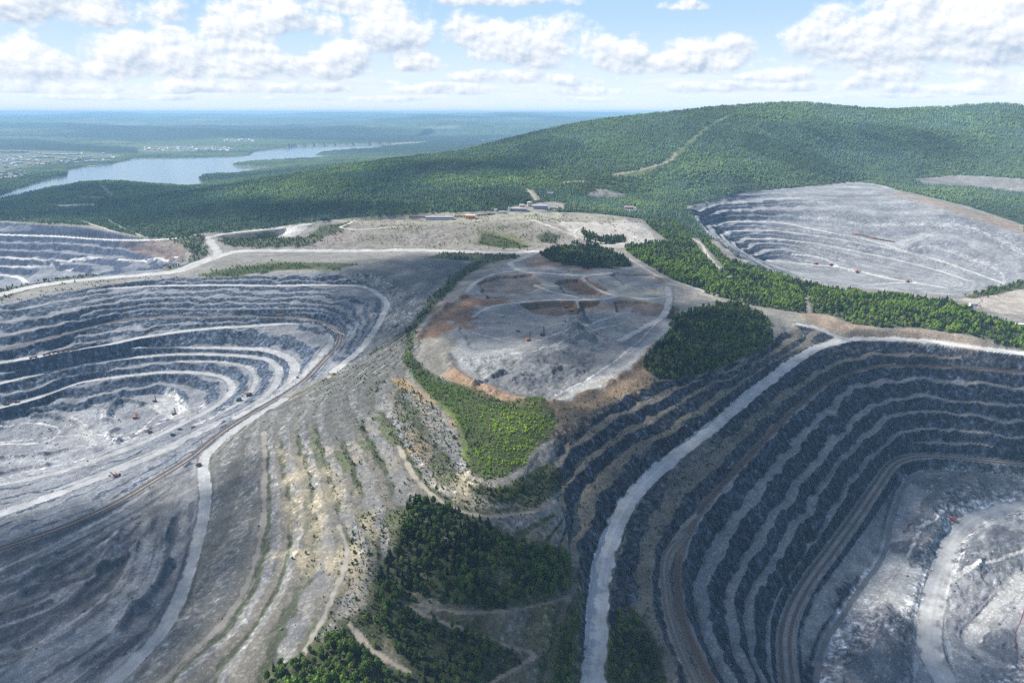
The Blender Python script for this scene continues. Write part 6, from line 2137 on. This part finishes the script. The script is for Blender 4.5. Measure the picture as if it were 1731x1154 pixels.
# (centre px, centre py, half width, half height, weight)
CL = [(90, 8, 190, 36, .9), (425, 35, 82, 48, 1), (540, 45, 45, 28, .9), (600, 8, 100, 26, .9), (665, 55, 70, 50, 1), (695, 108, 62, 22, .9), (568, 108, 76, 34, 1), (45, 115, 80, 36, 1), (180, 120, 95, 28, .9), (330, 105, 165, 40, 1), (430, 100, 70, 34, .8),
      (296, 55, 28, 12, .7), (815, 70, 70, 42, 1), (910, 82, 110, 48, 1), (1075, 105, 100, 30, .9), (1190, 100, 110, 32, 1), (1268, 88, 26, 22, .9), (1600, 70, 200, 56, 1.15), (1690, 45, 130, 56, 1.2), (1500, 62, 110, 22, .7), (1560, 128, 120, 16, .7), (860, 2, 125, 15, .7),
      (1170, 10, 90, 12, .5), (860, 132, 110, 18, .7), (1310, 130, 80, 18, .6), (1700, 138, 80, 16, .7), (170, 38, 26, 14, .6), (1110, 60, 60, 10, .3), (-80, 60, 80, 30, .7), (980, 140, 90, 14, .6), (640, 142, 70, 12, .6), (90, 150, 130, 14, .75), (330, 148, 140, 14, .8), (520, 152, 110, 11, .75), (760, 152, 120, 12, .75), (1000, 156, 130, 11, .7), (1210, 150, 120, 12, .75), (1420, 148, 110, 12, .7), (1620, 152, 130, 12, .75), (200, 166, 160, 7, .6), (600, 168, 160, 7, .6), (960, 170, 140, 6, .6), (1500, 164, 120, 6, .6)]
# clouds outside the frame, all round the dome
cr = random.Random(5)
dmax = None
qs = None
ws = None
for (px, py, hw_, hh_, wt) in CL:
    cx, cy = sky_uv(px, py)
    hw_, hh_ = hw_ * 1.1, hh_ * 1.1
    qx = mathn(t, 'MULTIPLY', mathn(t, 'SUBTRACT', az, cx), 1 / hw_)
    qy = mathn(t, 'MULTIPLY', mathn(t, 'SUBTRACT', el, cy), 1 / hh_)
    qd = mathn(t, 'MAXIMUM', qy, mathn(t, 'MULTIPLY', qy, -1.5))
    d = mathn(t, 'SUBTRACT', wt, mathn(t, 'ADD', mathn(t, 'MULTIPLY', qx, qx), mathn(t, 'MULTIPLY', qd, qd)))
    dmax = d if dmax is None else mathn(t, 'MAXIMUM', dmax, d)
    wgt = mathn(t, 'POWER', mathn(t, 'MAXIMUM', mathn(t, 'ADD', d, .25), .0001), 2.0)
    qw = mathn(t, 'MULTIPLY', wgt, qy)
    qs = qw if qs is None else mathn(t, 'ADD', qs, qw)
    ws = wgt if ws is None else mathn(t, 'ADD', ws, wgt)
qn = mathn(t, 'DIVIDE', qs, mathn(t, 'MAXIMUM', ws, .0001))
dmax = mathn(t, 'MAXIMUM', dmax, -1.2)
D = mathn(t, 'ADD', dmax, mathn(t, 'MULTIPLY', mathn(t, 'SUBTRACT', nA, .5), 3.6))


def smooth(x, a, b):
    n = N(t, 'ShaderNodeMapRange', interpolation_type='SMOOTHSTEP')
    n.inputs['From Min'].default_value = a
    n.inputs['From Max'].default_value = b
    t.links.new(x, n.inputs['Value'])
    return n.outputs[0]


mask = smooth(D, .02, .62)
lit = mathn(t, 'ADD', mathn(t, 'MULTIPLY', mathn(t, 'SUBTRACT', nA, nB), 5.0), mathn(t, 'MULTIPLY_ADD', qn, .58, .58), clamp=True)
# low streaky layer near the horizon
band = mathn(t, 'MULTIPLY', smooth(el, -5, 14), mathn(t, 'SUBTRACT', 1.0, smooth(el, 30, 78)))
mask2 = mathn(t, 'MULTIPLY', smooth(nL, .38, .58), band)
lit2 = mathn(t, 'MULTIPLY_ADD', mathn(t, 'SUBTRACT', nL, nL2), 3.0, .72, clamp=True)
# everywhere above the frame: scattered cumulus so that the whole dome is the same weather
P9 = N(t, 'ShaderNodeVectorMath', operation='SCALE')
t.links.new(tc.outputs['Generated'], P9.inputs[0])
P9.inputs['Scale'].default_value = 3.2
nZ = sknoise(P9.outputs[0], 1.0, 5)
mask3 = mathn(t, 'MULTIPLY', smooth(nZ, .52, .64), smooth(el, 190, 420))


def mixc(f, a, b):
    n = N(t, 'ShaderNodeMix', data_type='RGBA')
    t.links.new(f, n.inputs[0])
    for k, v in ((6, a), (7, b)):
        if isinstance(v, tuple):
            n.inputs[k].default_value = (*v, 1)
        else:
            t.links.new(v, n.inputs[k])
    return n.outputs[2]


skc = N(t, 'ShaderNodeVectorMath', operation='SCALE')
t.links.new(sky.outputs[0], skc.inputs[0])
skc.inputs['Scale'].default_value = SKYS
low = mixc(smooth(el, 0, 175), (.54, .62, .69), (.30, .45, .61))
clear = mixc(smooth(el, 170, 700), low, skc.outputs[0])
c1 = mixc(mathn(t, 'MULTIPLY', mask3, .45), clear, (.24, .26, .29))
c2 = mixc(mathn(t, 'MULTIPLY', mask2, .8), c1, mixc(lit2, (.46, .53, .61), (.62, .64, .66)))
c3 = mixc(mask, c2, mixc(lit, (.33, .40, .50), (.68, .69, .70)))
# pale air over the far hills
c4 = mixc(mathn(t, 'MULTIPLY', mathn(t, 'SUBTRACT', 1.0, smooth(el, 0, 60)), .55), c3, (.56, .625, .68))
t.links.new(c4, bg.inputs[0])
bg.inputs[1].default_value = 1.0
w.cycles.sampling_method = 'MANUAL'
w.cycles.sample_map_resolution = 512
scn.view_settings.view_transform = 'Standard'
scn.view_settings.look = 'None'
scn.view_settings.exposure = .68
scn.cycles.use_denoising = False
scn.cycles.denoiser = 'OPENIMAGEDENOISE'
scn.cycles.max_bounces = 5
scn.cycles.diffuse_bounces = 2
scn.cycles.glossy_bounces = 2
scn.cycles.transmission_bounces = 2
scn.cycles.volume_bounces = 1
scn.cycles.transparent_max_bounces = 48
